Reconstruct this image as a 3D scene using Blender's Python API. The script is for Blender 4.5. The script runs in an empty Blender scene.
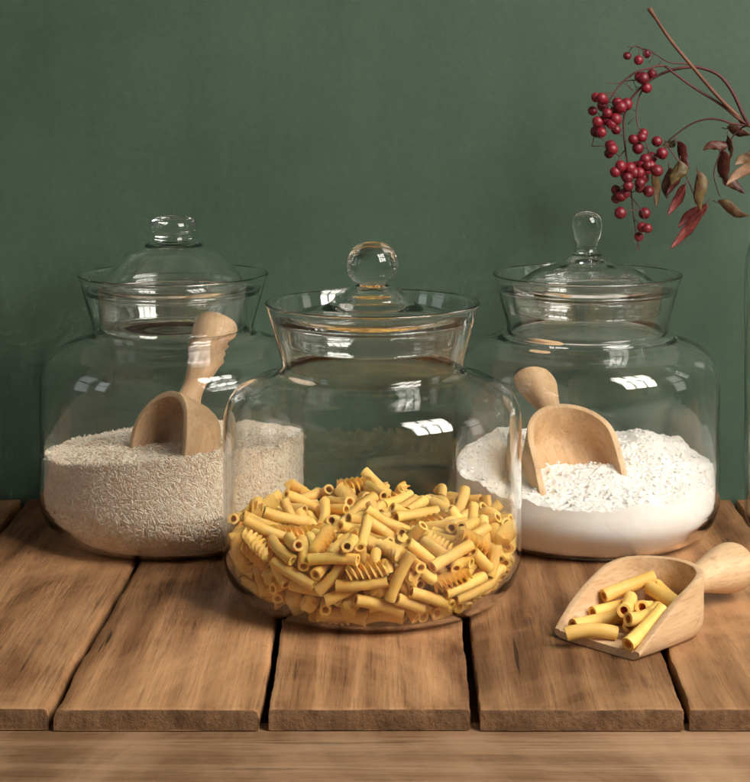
import bpy, bmesh, math, random
import numpy as np
from mathutils import Vector, Matrix, Quaternion

C = bpy.context.scene
COL = C.collection
PI = math.pi
rng = np.random.default_rng(7)
random.seed(7)

# ------------------------------------------------------------------ camera, light, exposure
F_PX, Y_HOR, X_VP, CAM_H = 1750.0, 60.0, 400.0, 0.395   # focal length / vanishing point in photo pixels, camera height above table
cd = bpy.data.cameras.new('camera')
cam = bpy.data.objects.new('camera', cd); COL.objects.link(cam); C.camera = cam
cam.location = (0, 0, CAM_H); cam.rotation_euler = (PI/2, 0, 0)
cd.sensor_fit = 'VERTICAL'; cd.sensor_height = 24.0; cd.lens = F_PX/782*24
cd.shift_x = (375-X_VP)/782; cd.shift_y = -(391-Y_HOR)/782
cd.clip_start = 0.02; cd.clip_end = 50
cd.dof.use_dof = True; cd.dof.focus_distance = 1.30; cd.dof.aperture_fstop = 20.0

C.view_settings.view_transform = 'Standard'; C.view_settings.look = 'None'
C.view_settings.gamma = 1; C.view_settings.use_curve_mapping = False
C.view_settings.exposure = 0.0
w = bpy.data.worlds.new('World'); C.world = w; w.use_nodes = True
w.node_tree.nodes['Background'].inputs[0].default_value = (1.0, 0.96, 0.90, 1)
w.node_tree.nodes['Background'].inputs[1].default_value = 0.085
C.cycles.use_denoising = True
C.cycles.max_bounces = 24; C.cycles.transmission_bounces = 18; C.cycles.glossy_bounces = 6
C.cycles.diffuse_bounces = 8; C.cycles.transparent_max_bounces = 48
C.cycles.caustics_refractive = True; C.cycles.caustics_reflective = True
C.cycles.adaptive_threshold = 0.02; C.cycles.blur_glossy = 0.0
C.cycles.sample_clamp_indirect = 40.0

def window_or_added_light(centre, target, ww, hh, cols, rows, bar, power, color):
    """daylight through a barred window: one area lamp per pane"""
    c = Vector(centre); d = (Vector(target)-c).normalized()
    q = d.to_track_quat('-Z', 'Y')
    pw = (ww-bar*(cols-1))/cols; ph = (hh-bar*(rows-1))/rows
    for i in range(cols):
        for j in range(rows):
            l = bpy.data.lights.new('window_or_added_pane_light', 'AREA'); l.shape = 'RECTANGLE'
            l.size = pw; l.size_y = ph; l.energy = power/(cols*rows); l.color = color
            o = bpy.data.objects.new('window_or_added_pane_light', l); COL.objects.link(o)
            o.location = c + q @ Vector((-ww/2+pw/2+i*(pw+bar), -hh/2+ph/2+j*(ph+bar), 0))
            o.rotation_mode = 'QUATERNION'; o.rotation_quaternion = q
window_or_added_light((1.18, 0.34, 1.28), (0.16, 1.40, 0.28), 0.95, 1.25, 3, 2, 0.065, 66, (1.0, 0.945, 0.87))
window_or_added_light((-2.3, 0.10, 0.95), (0.0, 1.35, 0.15), 0.45, 0.9, 1, 2, 0.06, 2.2, (0.86, 0.94, 1.0))
window_or_added_light((-1.45, 1.15, 0.55), (-0.1, 1.40, 0.12), 0.35, 0.80, 1, 2, 0.05, 0.9, (0.95, 0.97, 1.0))  # added unseen lamp, puts pale bands on the jars' left edges
window_or_added_light((1.45, 1.20, 0.55), (0.1, 1.40, 0.12), 0.30, 0.80, 1, 2, 0.05, 1.2, (1.0, 0.96, 0.90))  # added unseen lamp for the bright streaks down the jars' right edges

# ------------------------------------------------------------------ helpers
def ground_pt(px, py, h=0.0):
    """table-plane point behind a pixel of the photograph (measuring only)"""
    y = F_PX*(CAM_H-h)/(py-Y_HOR)
    return ((px-X_VP)*y/F_PX, y)
def at(px, py, y):
    return Vector(((px-X_VP)*y/F_PX, y, CAM_H-(py-Y_HOR)*y/F_PX))

def link(name, me, m=None, parent=None):
    o = bpy.data.objects.new(name, me); COL.objects.link(o)
    if m: me.materials.append(m)
    if parent: o.parent = parent
    return o
def mesh_obj(name, verts, faces, m, parent=None, smooth=True, auto=None):
    me = bpy.data.meshes.new(name)
    me.from_pydata([tuple(v) for v in verts], [], [tuple(f) for f in faces])
    me.update()
    bm = bmesh.new(); bm.from_mesh(me); bmesh.ops.remove_doubles(bm, verts=bm.verts, dist=1e-6)
    bmesh.ops.recalc_face_normals(bm, faces=bm.faces); bm.to_mesh(me); bm.free()
    if smooth:
        me.shade_smooth()
        if auto: me.set_sharp_from_angle(angle=math.radians(auto))
    return link(name, me, m, parent)
def empty(name, loc=(0, 0, 0)):
    o = bpy.data.objects.new(name, None); COL.objects.link(o); o.location = loc; o.empty_display_size = .02
    return o
def tag(o, label=None, cat=None, group=None, kind=None):
    if label: o['label'] = label
    if cat: o['category'] = cat
    if group: o['group'] = group
    if kind: o['kind'] = kind
    return o

def catmull(pts, n=6):
    P = [np.array(p, float) for p in pts]
    P = [2*P[0]-P[1]] + P + [2*P[-1]-P[-2]]
    out = []
    for i in range(1, len(P)-2):
        for k in range(n):
            t = k/n
            a, b, c, d = P[i-1], P[i], P[i+1], P[i+2]
            out.append(.5*((2*b)+(-a+c)*t+(2*a-5*b+4*c-d)*t*t+(-a+3*b-3*c+d)*t**3))
    out.append(P[-2])
    return out

def lathe(prof, seg=96):
    """closed or axis-to-axis profile [(r,h)...] -> verts, faces"""
    V, Fc, rings = [], [], []
    for r, h in prof:
        if r < 1e-6:
            rings.append([len(V)]); V.append((0, 0, h))
        else:
            rings.append(list(range(len(V), len(V)+seg)))
            V += [(r*math.cos(2*PI*k/seg), r*math.sin(2*PI*k/seg), h) for k in range(seg)]
    for a, b in zip(rings, rings[1:]):
        for k in range(seg):
            k2 = (k+1) % seg
            if len(a) == 1 and len(b) == 1: continue
            if len(a) == 1: Fc.append((a[0], b[k], b[k2]))
            elif len(b) == 1: Fc.append((a[k], b[0], a[k2]))
            else: Fc.append((a[k], b[k], b[k2], a[k2]))
    return V, Fc

def tube(pts, rads, seg=10, caps=True):
    P = [Vector(p) for p in pts]; V, Fc = [], []
    T = [(P[min(i+1, len(P)-1)]-P[max(i-1, 0)]).normalized() for i in range(len(P))]
    n = T[0].orthogonal().normalized()
    for i, p in enumerate(P):
        n = (n-T[i]*n.dot(T[i])).normalized(); b = T[i].cross(n)
        r = rads[i] if hasattr(rads, '__len__') else rads
        for k in range(seg):
            a = 2*PI*k/seg; V.append(p+(n*math.cos(a)+b*math.sin(a))*r)
    for i in range(len(P)-1):
        for k in range(seg):
            k2 = (k+1) % seg
            Fc.append((i*seg+k, i*seg+k2, (i+1)*seg+k2, (i+1)*seg+k))
    if caps:
        Fc.append(tuple(range(seg))[::-1]); Fc.append(tuple((len(P)-1)*seg+k for k in range(seg)))
    return V, Fc
def merge(parts):
    V, Fc = [], []
    for v, f in parts:
        o = len(V); V += list(v); Fc += [tuple(i+o for i in q) for q in f]
    return V, Fc

# smooth value noise for geometry
def vnoise(x, y, seed=0):
    x = np.asarray(x, float); y = np.asarray(y, float)
    xi = np.floor(x).astype(int); yi = np.floor(y).astype(int); fx = x-xi; fy = y-yi
    fx = fx*fx*(3-2*fx); fy = fy*fy*(3-2*fy)
    def hsh(a, b):
        n = (a*374761393+b*668265263+seed*1274126177) & 0x7fffffff
        n = ((n ^ (n >> 13))*1274126177) & 0x7fffffff
        return ((n ^ (n >> 16)) & 0xffff)/65535.0
    return (hsh(xi, yi)*(1-fx)+hsh(xi+1, yi)*fx)*(1-fy)+(hsh(xi, yi+1)*(1-fx)+hsh(xi+1, yi+1)*fx)*fy

# ------------------------------------------------------------------ node helpers
class N:
    def __init__(s, name):
        s.m = bpy.data.materials.new(name); s.m.use_nodes = True
        s.t = s.m.node_tree; s.n = s.t.nodes; s.l = s.t.links
        s.b = s.n['Principled BSDF']; s.out = s.n['Material Output']
    def new(s, t, **kw):
        n = s.n.new(t)
        for k, v in kw.items(): setattr(n, k, v)
        return n
    def put(s, sock, v):
        if isinstance(v, bpy.types.NodeSocket): s.l.new(v, sock)
        elif isinstance(v, (tuple, list)) and len(v) == 3 and sock.type == 'RGBA': sock.default_value = (*v, 1)
        else: sock.default_value = v
    def math(s, op, a, b=0.0, c=0.0):
        n = s.new('ShaderNodeMath', operation=op)
        s.put(n.inputs[0], a); s.put(n.inputs[1], b); s.put(n.inputs[2], c); return n.outputs[0]
    def coord(s, out='Object', scale=(1, 1, 1), loc=(0, 0, 0), rot=(0, 0, 0), add=None):
        c = s.new('ShaderNodeTexCoord').outputs[out]
        if add is not None:
            v = s.new('ShaderNodeVectorMath', operation='ADD'); s.l.new(c, v.inputs[0]); s.l.new(add, v.inputs[1]); c = v.outputs[0]
        mp = s.new('ShaderNodeMapping'); s.l.new(c, mp.inputs[0])
        mp.inputs['Scale'].default_value = scale; mp.inputs['Location'].default_value = loc; mp.inputs['Rotation'].default_value = rot
        return mp.outputs[0]
    def noise(s, vec, scale, detail=4, rough=.55, dist=0.0):
        n = s.new('ShaderNodeTexNoise'); s.l.new(vec, n.inputs['Vector'])
        n.inputs['Scale'].default_value = scale; n.inputs['Detail'].default_value = detail
        n.inputs['Roughness'].default_value = rough; n.inputs['Distortion'].default_value = dist
        return n.outputs['Fac']
    def ramp(s, fac, stops):
        n = s.new('ShaderNodeValToRGB'); s.l.new(fac, n.inputs[0]); e = n.color_ramp.elements
        while len(e) < len(stops): e.new(.5)
        for el, (p, c) in zip(e, stops):
            el.position = p; el.color = (*c, 1) if not isinstance(c, (int, float)) else (c, c, c, 1)
        return n.outputs[0]
    def mix(s, fac, a, b, mode='MIX'):
        n = s.new('ShaderNodeMix', data_type='RGBA', blend_type=mode)
        s.put(n.inputs[0], fac); s.put(n.inputs[6], a); s.put(n.inputs[7], b); return n.outputs[2]
    def bump(s, h, strength=.3, dist=.001, normal=None):
        n = s.new('ShaderNodeBump'); s.l.new(h, n.inputs['Height'])
        n.inputs['Strength'].default_value = strength; n.inputs['Distance'].default_value = dist
        if normal: s.l.new(normal, n.inputs['Normal'])
        return n.outputs[0]
    def set(s, **kw):
        for k, v in kw.items(): s.put(s.b.inputs[k.replace('_', ' ')], v)
        return s.m

# ------------------------------------------------------------------ materials
def mat_wall():
    s = N('green_painted_plaster')
    v = s.coord()
    big = s.noise(v, 2.2, 5, .6); mid = s.noise(v, 11, 6, .65, .4); fine = s.noise(v, 160, 4, .6)
    c = s.ramp(big, [(.3, (.036, .064, .042)), (.7, (.066, .102, .068))])
    c = s.mix(s.ramp(mid, [(.42, 0.0), (.75, .5)]), c, (.074, .108, .074))
    vs = s.coord(scale=(26, 26, 1.6)); st = s.noise(vs, 1.0, 4, .6)
    c = s.mix(s.ramp(st, [(.45, 0.0), (.8, .30)]), c, (.030, .056, .037))
    c = s.mix(.12, c, s.ramp(fine, [(.3, (.022, .056, .036)), (.7, (.060, .13, .088))]))
    hb = s.math('ADD', s.math('MULTIPLY', fine, .35), s.math('MULTIPLY', mid, 1.0))
    return s.set(Base_Color=c, Roughness=s.ramp(mid, [(.3, .62), (.7, .8)]), Specular_IOR_Level=.3, Normal=s.bump(hb, .35, .0015))

def mat_plank(name, dark, mid, light, axis=1, end=False):
    s = N(name)
    oi = s.new('ShaderNodeObjectInfo').outputs['Random']
    cb = s.new('ShaderNodeCombineXYZ'); 
    s.l.new(s.math('MULTIPLY', oi, 7.3), cb.inputs[0]); s.l.new(s.math('MULTIPLY', oi, 3.1), cb.inputs[1]); s.l.new(s.math('MULTIPLY', oi, 5.0), cb.inputs[2])
    add = cb.outputs[0]
    sc = (1.0, .12, 1.0) if axis == 1 else (.12, 1.0, 1.0)
    v = s.coord(scale=sc, add=add)
    warp = s.noise(v, 9, 3, .5)
    ring = s.new('ShaderNodeTexWave', wave_type='BANDS', bands_direction='X' if axis == 1 else 'Y')
    s.l.new(v, ring.inputs['Vector']); ring.inputs['Scale'].default_value = 11; ring.inputs['Distortion'].default_value = 9
    ring.inputs['Detail'].default_value = 4; ring.inputs['Detail Scale'].default_value = 1.2
    v2 = s.coord(scale=(1.0, .035, 1.0) if axis == 1 else (.035, 1.0, 1.0), add=add)
    fib = s.noise(v2, 520, 6, .75); fib2 = s.noise(v2, 110, 7, .72)
    blot = s.noise(s.coord(add=add, scale=(1, .6, 1)), 5.5, 6, .62, .8)
    small = s.noise(s.coord(add=add), 65, 5, .7)
    c = s.ramp(s.math('ADD', s.math('MULTIPLY', warp, .6), s.math('MULTIPLY', ring.outputs['Fac'], .32)), [(.18, dark), (.48, mid), (.80, light)])
    c = s.mix(s.ramp(fib2, [(.40, 0.0), (.70, .50)]), c, dark)
    c = s.mix(s.ramp(fib, [(.47, 0.0), (.60, .55)]), c, tuple(x*.6 for x in dark))
    # worn pale patches and old dark stains
    c = s.mix(s.ramp(blot, [(.48, 0.0), (.68, .75)]), c, tuple(min(1, x*1.22) for x in light))
    c = s.mix(s.ramp(blot, [(.30, .55), (.48, 0.0)]), c, tuple(x*.55 for x in dark))
    c = s.mix(s.ramp(small, [(.62, 0.0), (.74, .35)]), c, tuple(x*.5 for x in dark))
    # short dark cracks along the grain
    vc = s.coord(scale=(1.0, .045, 1.0) if axis == 1 else (.045, 1.0, 1.0), add=add, loc=(.3, .7, 0))
    cr = s.noise(vc, 150, 2, .5)
    c = s.mix(s.math('MULTIPLY', s.ramp(cr, [(.665, 0.0), (.70, .9)]), s.ramp(blot, [(.40, 1.0), (.60, .2)])), c, (.03, .015, .008))
    # knots and nail marks
    vk = s.new('ShaderNodeTexVoronoi'); s.l.new(s.coord(add=add, scale=(1, .75, .2)), vk.inputs['Vector']); vk.inputs['Scale'].default_value = 9.0
    kn = s.math('ADD', vk.outputs['Distance'], s.math('MULTIPLY', small, .05))
    c = s.mix(s.ramp(kn, [(.05, .9), (.085, 0.0)]), c, (.035, .018, .010))
    c = s.mix(s.ramp(kn, [(.06, .45), (.22, 0.0)]), c, tuple(x*.62 for x in mid))
    br = s.math('MULTIPLY_ADD', oi, .36, .84)
    hs = s.new('ShaderNodeHueSaturation'); s.l.new(c, hs.inputs['Color']); s.l.new(br, hs.inputs['Value']); c = hs.outputs[0]
    hb = s.math('ADD', s.math('MULTIPLY', fib, .5), s.math('ADD', fib2, s.math('MULTIPLY', small, .5)))
    return s.set(Base_Color=c, Roughness=s.ramp(blot, [(.3, .66), (.7, .50)]), Normal=s.bump(hb, .7, .0010), Specular_IOR_Level=.25)

def mat_endgrain():
    s = N('grey_brown_end_grain')
    oi = s.new('ShaderNodeObjectInfo').outputs['Random']
    cb = s.new('ShaderNodeCombineXYZ'); s.l.new(s.math('MULTIPLY', oi, 9.0), cb.inputs[0]); add = cb.outputs[0]
    w_ = s.new('ShaderNodeTexWave', wave_type='RINGS', rings_direction='Y'); s.l.new(s.coord(add=add, loc=(.05, 0, .09)), w_.inputs['Vector'])
    w_.inputs['Scale'].default_value = 60; w_.inputs['Distortion'].default_value = 7; w_.inputs['Detail'].default_value = 3
    n1 = s.noise(s.coord(add=add), 45, 5, .65); n2 = s.noise(s.coord(add=add), 420, 4, .7)
    c = s.ramp(n1, [(.3, (.085, .042, .019)), (.7, (.25, .135, .065))])
    c = s.mix(s.math('MULTIPLY', w_.outputs['Fac'], .16), c, (.055, .028, .015))
    c = s.mix(s.ramp(n2, [(.5, 0.0), (.8, .5)]), c, (.04, .022, .013))
    return s.set(Base_Color=c, Roughness=.8, Specular_IOR_Level=.2, Normal=s.bump(n2, .9, .0012))

def mat_scoopwood(name, a, b, dk):
    s = N(name)
    oi = s.new('ShaderNodeObjectInfo').outputs['Random']
    cb = s.new('ShaderNodeCombineXYZ'); s.l.new(s.math('MULTIPLY', oi, 3.3), cb.inputs[1]); add = cb.outputs[0]
    v = s.coord(scale=(.10, 1, 1), add=add)
    g = s.noise(v, 75, 5, .6, .3); f = s.noise(v, 520, 3, .6); bl = s.noise(s.coord(add=add), 28, 4, .6)
    c = s.ramp(g, [(.25, b), (.6, a)])
    c = s.mix(s.ramp(bl, [(.5, 0.0), (.75, .55)]), c, b)
    c = s.mix(s.ramp(f, [(.50, 0.0), (.78, .50)]), c, dk)
    vk = s.new('ShaderNodeTexVoronoi'); s.l.new(s.coord(add=add), vk.inputs['Vector']); vk.inputs['Scale'].default_value = 26
    c = s.mix(s.ramp(vk.outputs['Distance'], [(.05, .75), (.13, 0.0)]), c, dk)
    return s.set(Base_Color=c, Roughness=.55, Normal=s.bump(s.math('ADD', g, f), .25, .0004), Specular_IOR_Level=.35)

def mat_solid_glass():
    s = N('clear_cast_glass')
    nz = s.noise(s.coord(), 30, 2, .5)
    return s.set(Base_Color=(.993, .998, .994), Roughness=.0, IOR=1.48, Transmission_Weight=1.0, Normal=s.bump(nz, .08, .003))

def mat_simple(name, stops, nscale=30, rough=.5, bscale=200, bstr=.2, spec=.5, rand=.15, sss=0.0, sssr=(.01, .006, .003), wax=None):
    s = N(name)
    c = s.ramp(s.noise(s.coord(), nscale, 4, .6), stops)
    oi = s.new('ShaderNodeObjectInfo').outputs['Random']
    hs = s.new('ShaderNodeHueSaturation'); s.l.new(c, hs.inputs['Color']); s.l.new(s.math('MULTIPLY_ADD', oi, 2*rand, 1-rand), hs.inputs['Value'])
    k = dict(Base_Color=hs.outputs[0], Roughness=rough, Specular_IOR_Level=spec, Normal=s.bump(s.noise(s.coord(), bscale, 3), bstr, .0005))
    if sss:
        k['Subsurface_Weight'] = sss; k['Subsurface_Scale'] = .25
        s.b.inputs['Subsurface Radius'].default_value = sssr
    return s.set(**k)

M_WALL = mat_wall()
M_PLANK = mat_plank('worn_pine_plank', (.120, .052, .021), (.300, .148, .062), (.46, .250, .118))
M_END = mat_endgrain()
M_BEAM = mat_plank('worn_pine_board', (.180, .095, .046), (.30, .172, .090), (.41, .255, .145), axis=0)
M_SCOOP = mat_scoopwood('pale_beech', (.66, .45, .26), (.50, .300, .15), (.26, .12, .05))
M_GLASS = mat_solid_glass()
M_PASTA = mat_simple('durum_pasta', [(.3, (.72, .43, .095)), (.7, (.82, .54, .165))], 120, .55, 900, .35, .35, .14, .5, (.012, .007, .002))
M_BERRY = mat_simple('red_berry_skin', [(.3, (.095, .004, .010)), (.7, (.215, .009, .018))], 90, .42, 300, .1, .5, .3)
M_STEM = mat_simple('brown_stem', [(.3, (.115, .045, .026)), (.7, (.20, .085, .045))], 60, .6, 500, .4, .4, .1)
M_TWIG = mat_simple('dark_red_twig', [(.3, (.055, .016, .014)), (.7, (.12, .032, .026))], 60, .6, 500, .4, .4, .1)

# poses of the two scoops standing in the jars (lip point, direction of the lip, direction the bowl opens to)
SR_O, SR_L, SR_N = (-.186, 1.395, .024), (-.30, -.40, -.86), (-.72, -.66, .14)
SF_O, SF_L, SF_N = (.150, 1.392, .028), (.225, -.86, -.45), (.12, -.50, .86)

# ------------------------------------------------------------------ wall
Y_WALL = 1.575
T_PL = 0.013
nx, nz = 60, 40
V = [(-1.6+3.2*i/nx, Y_WALL+0.0010*float(vnoise(i*.5, j*.5, 3)), -0.5+2.0*j/nz) for j in range(nz+1) for i in range(nx+1)]
Fc = [(j*(nx+1)+i, j*(nx+1)+i+1, (j+1)*(nx+1)+i+1, (j+1)*(nx+1)+i) for j in range(nz) for i in range(nx)]
o = len(V); V += [(-1.6, Y_WALL+.1, -.5), (1.6, Y_WALL+.1, -.5), (1.6, Y_WALL+.1, 1.5), (-1.6, Y_WALL+.1, 1.5)]
Fc += [(o, o+1, o+2, o+3)]
wl = mesh_obj('wall', V, Fc, M_WALL); tag(wl, kind='structure')

# ------------------------------------------------------------------ plank table
table = tag(empty('plank_table', (0, 1.3, 0)), 'rustic tabletop of wide worn brown planks, all the jars stand on it', 'table')
GAPS = [   # centre line of each gap in photo pixels, half gap in metres
    ([(40, 478), (8, 520), (-70, 610), (-156, 712)], .0028),
    ([(196, 478), (135, 563), (100, 623), (73, 667), (58, 698), (46, 718)], .0020),
    ([(308, 478), (280, 610), (277, 635), (270, 678), (263, 716)], .0024),
    ([(448, 478), (466, 618), (470, 660), (474, 700), (476, 716)], .0029),
    ([(608, 478), (660, 640), (676, 680), (688, 712)], .0024),
    ([(718, 478), (742, 512), (810, 600), (898, 712)], .0028),
]
YF = ground_pt(0, 709)[1]; YB = Y_WALL-.003
def gap_x(g, y):
    pts = [ground_pt(*p) for p in g]; pts.sort(key=lambda q: q[1])
    ys = [p[1] for p in pts]; xs = [p[0] for p in pts]
    if y > ys[-1]: return xs[-1]+(xs[-1]-xs[-2])/(ys[-1]-ys[-2])*(y-ys[-1])
    if y < ys[0]: return xs[0]+(xs[1]-xs[0])/(ys[1]-ys[0])*(y-ys[0])
    return float(np.interp(y, ys, xs))
def plank(lf, rf, seed, bev=.0022, front=0.0):
    ny, nu = 130, 60
    y0 = YF+front
    V, Fc = [], []
    def row(y, drop, inset_h):
        jl = lambda k: .0012*(float(vnoise(y*45, k, seed))-.5)+.0007*(float(vnoise(y*170, k+3, seed))-.5)
        L = lf(y)+jl(seed); R = rf(y)+jl(seed+9)
        pts = [(L+.0006, -T_PL), (L, -T_PL*.6), (L, -bev*1.1), (L+bev*.3, -bev*.35), (L+bev, 0)]
        for k in range(1, nu): 
            x = L+bev+(R-L-2*bev)*k/nu
            pts.append((x, .0005*(float(vnoise(x*25, y*9, seed))-.6)))
        pts += [(R-bev, 0), (R-bev*.3, -bev*.35), (R, -bev*1.1), (R, -T_PL*.6), (R-.0006, -T_PL)]
        return [(x, max(z-drop, -T_PL)) for x, z in pts]
    ys = [(y0, .0016), (y0+.0004, .0007), (y0+.0012, .0002), (y0+.0035, 0)]
    ys += [(y0+.0035+(YB-y0-.0035)*(k/ny), 0) for k in range(1, ny+1)]
    for y, d in ys:
        V += [(x, y+(.0011*(float(vnoise(x*45, 1, seed))-.5)+.0008*(float(vnoise(x*160, 2, seed))-.5) if y < y0+.003 else 0), z) for x, z in row(y, d, 0)]
    n = nu+9
    for j in range(len(ys)-1):
        for i in range(n-1): Fc.append((j*n+i, j*n+i+1, (j+1)*n+i+1, (j+1)*n+i))
        Fc.append((j*n+n-1, j*n, (j+1)*n, (j+1)*n+n-1))
    # front end face, as a strip so that it keeps its worn edge
    b = len(V)
    V += [(V[i][0], V[i][1]+.0002, -T_PL) for i in range(n)]
    for i in range(n-1): Fc.append((i+1, i, b+i, b+i+1))
    Fc.append(tuple((len(ys)-1)*n+i for i in range(n)))
    o = mesh_obj('plank', V, Fc, M_PLANK, None, auto=40); o.data.materials.append(M_END)
    for f in o.data.polygons:
        if f.normal.y < -.75 and f.center.y < y0+.002: f.material_index = 1
    return o
edges = []
for g, hw in GAPS: edges.append((lambda y, g=g, hw=hw: gap_x(g, y)-hw, lambda y, g=g, hw=hw: gap_x(g, y)+hw))
lefts = [lambda y: gap_x(GAPS[0][0], y)-.30+.0] + [e[1] for e in edges]
rights = [e[0] for e in edges] + [lambda y: gap_x(GAPS[5][0], y)+.28]
for i, (a, b) in enumerate(zip(lefts, rights)):
    p = plank(a, b, 11+i*5, bev=[.0015, .003, .004, .0013, .0014, .0014, .0014][i], front=[0, .001, 0, .0008, 0, .0004, 0][i])
    p.parent = table; p.matrix_parent_inverse = table.matrix_world.inverted() if False else Matrix.Translation((0, -1.3, 0))
def boxmesh(name, x0, x1, y0, y1, z0, z1, m, bev=.003, wob=0.0, nxx=60):
    V, Fc = [], []
    sec = [(y0, z0), (y0, z1-bev), (y0+bev*.3, z1-bev*.3), (y0+bev, z1)] + [(y0+bev+(y1-y0-bev)*k/6, z1) for k in range(1, 7)] + [(y1, z0)]
    for i in range(nxx+1):
        x = x0+(x1-x0)*i/nxx
        for k, (y, z) in enumerate(sec):
            V.append((x, y+(wob*(float(vnoise(x*30, k*.2, 5))-.5) if k < 4 else 0), z-(wob*.5*float(vnoise(x*22, y*60, 6)) if 1 < k < 10 else 0)))
    n = len(sec)
    for i in range(nxx):
        for k in range(n): Fc.append((i*n+k, i*n+(k+1) % n, (i+1)*n+(k+1) % n, (i+1)*n+k))
    Fc.append(tuple(range(n))); Fc.append(tuple(nxx*n+k for k in range(n)))
    return mesh_obj(name, V, Fc, m, None, auto=40)
for nm, a in (('front_board', (-.95, 1.05, .93, YF+.014, -.050, -T_PL-.0006)), ('back_board', (-.95, 1.05, 1.40, 1.56, -.045, -T_PL-.0006)), ('gap_darkening_board', (-.94, 1.04, .935, 1.565, -.072, -.052))):  # the lowest, unseen board is added to keep the plank gaps dark
    b = boxmesh(nm, *a, M_BEAM, wob=.0012); b.parent = table; b.matrix_parent_inverse = Matrix.Translation((0, -1.3, 0))

# ------------------------------------------------------------------ glass jars
R_IN = .1066
BODY_OUT = [(0, .0045), (.040, .0035), (.068, .0012), (.080, .0), (.090, .0028), (.0985, .0085), (.1045, .016), (.1082, .025), (.1097, .036), (.1097, .07), (.1097, .105), (.1096, .126), (.1083, .1385), (.1040, .1485), (.096, .1560), (.086, .1605), (.0755, .1635), (.0690, .1665), (.0668, .1705), (.0680, .178), (.0725, .194), (.0772, .2110), (.0784, .2148), (.0792, .2156)]
BODY_IN = [(.0765, .2158), (.0757, .2112), (.0706, .194), (.0657, .178), (.0645, .1700), (.0672, .1638), (.0745, .1605), (.085, .1573), (.0945, .1530), (.1018, .1463), (.1055, .1373), (.1066, .126), (.1066, .105), (.1066, .07), (.1066, .037), (.1051, .0265), (.1012, .0183), (.0952, .0108), (.0878, .0060), (.078, .0038), (.05, .0058), (0, .0072)]
LIDS = {
 'dome': dict(
    out=[(.0, .2455), (.0165, .2450), (.0215, .2425), (.033, .2375), (.045, .2285), (.0545, .2165), (.0600, .2075), (.0655, .2050), (.0722, .2046), (.0733, .2030)],
    inn=[(.0722, .2015), (.0650, .2015), (.0622, .1990), (.0618, .190), (.0612, .176), (.0600, .1715), (.0590, .1720), (.0588, .178), (.0590, .192), (.0585, .2005), (.0565, .2080), (.0515, .2160), (.0430, .2255), (.032, .2340), (.018, .2392), (.0, .2400)],
    knob=[(0, .2457), (.0158, .2457), (.0150, .2480), (.0160, .2502), (.0188, .2535), (.0192, .2575), (.0172, .2615), (.0120, .2640), (0, .2652)]),
 'ball': dict(
    out=[(.0, .2287), (.0125, .2285), (.0200, .2262), (.0262, .2225), (.0300, .2175), (.0365, .2140), (.050, .2110), (.0615, .2080), (.0700, .2062), (.0728, .2045)],
    inn=[(.0722, .2020), (.0650, .2020), (.0630, .2000), (.0625, .195), (.0618, .188), (.0608, .1850), (.0600, .1855), (.0598, .189), (.0600, .1960), (.0585, .2025), (.050, .2060), (.0365, .2090), (.0270, .2115), (.0220, .2165), (.0150, .2220), (.0, .2235)],
    knob=[(0, .2289), (.0125, .2289), (.0110, .2299), (.0112, .2306), (.0152, .2333), (.0181, .2380), (.0191, .2440), (.0181, .2502), (.0150, .2556), (.0090, .2600), (0, .2620)]),
 'drop': dict(
    out=[(.0, .2347), (.0100, .2345), (.0145, .2308), (.0225, .2262), (.0340, .2220), (.0455, .2178), (.0540, .2120), (.0615, .2080), (.0700, .2062), (.0728, .2045)],
    inn=[(.0722, .2020), (.0650, .2020), (.0630, .2000), (.0625, .195), (.0618, .188), (.0608, .1850), (.0600, .1855), (.0598, .189), (.0600, .1960), (.0580, .2025), (.0500, .2075), (.0420, .2140), (.0310, .2180), (.0200, .2215), (.0120, .2245), (.0, .2255)],
    knob=[(0, .2349), (.0098, .2349), (.0088, .2375), (.0090, .2410), (.0108, .2470), (.0122, .2530), (.0126, .2580), (.0112, .2635), (.0075, .2672), (0, .2688)]),
}
def make_jar(loc, lid, label, ring=False, seed=0):
    t = empty('glass_jar', loc); tag(t, label, 'jar', 'big glass jars with glass lids')
    out = [tuple(p) for p in catmull(BODY_OUT, 4)]; inn = [tuple(p) for p in catmull(BODY_IN, 4)]
    if ring:   # moulded collar round the foot of the neck
        out = [(r+(.0035*math.exp(-((h-.1668)/.0016)**2) if r < .075 and h < .18 else 0), h) for r, h in out]
    out = [(max(0, r), h) for r, h in out]; inn = [(max(0, r), h) for r, h in inn]
    top = [(.0791, .2165), (.0783, .2171), (.0773, .2169)]
    V, Fc = lathe(out+top+inn, 128)
    # hand-blown: very slightly out of round
    def wv(x, y, z):
        a = math.atan2(y, x); q = 1+.0008*math.cos(2*a+seed)+.0005*math.sin(3*a+z*45+seed)+.0006*math.sin(z*95+2*a+seed*2)*min(1, z/.03)
        return (x*q, y*q, z)
    V = [wv(*p) for p in V]
    mesh_obj('body', V, Fc, M_GLASS, t)
    L = LIDS[lid]
    prof = [(max(0, r), h) for r, h in catmull(L['out'], 4)] + [(max(0, r), h) for r, h in catmull(L['inn'], 4)]
    V, Fc = lathe(prof, 112)
    l = mesh_obj('lid', V, Fc, M_GLASS, t)
    V, Fc = lathe([L['knob'][0]]+[(max(0, r), h) for r, h in catmull(L['knob'][1:], 5)], 64)
    mesh_obj('knob', V, Fc, M_GLASS, l)
    return t
PC = Vector((*ground_pt(372.5, 596), 0))
PL = Vector((at(173.5, 500, 1.462).x, 1.462, 0)); PR = Vector((at(587.0, 500, 1.462).x, 1.462, 0))
make_jar(PC, 'ball', 'front centre glass jar with ball-knobbed lid, half full of yellow pasta', seed=1)
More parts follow.
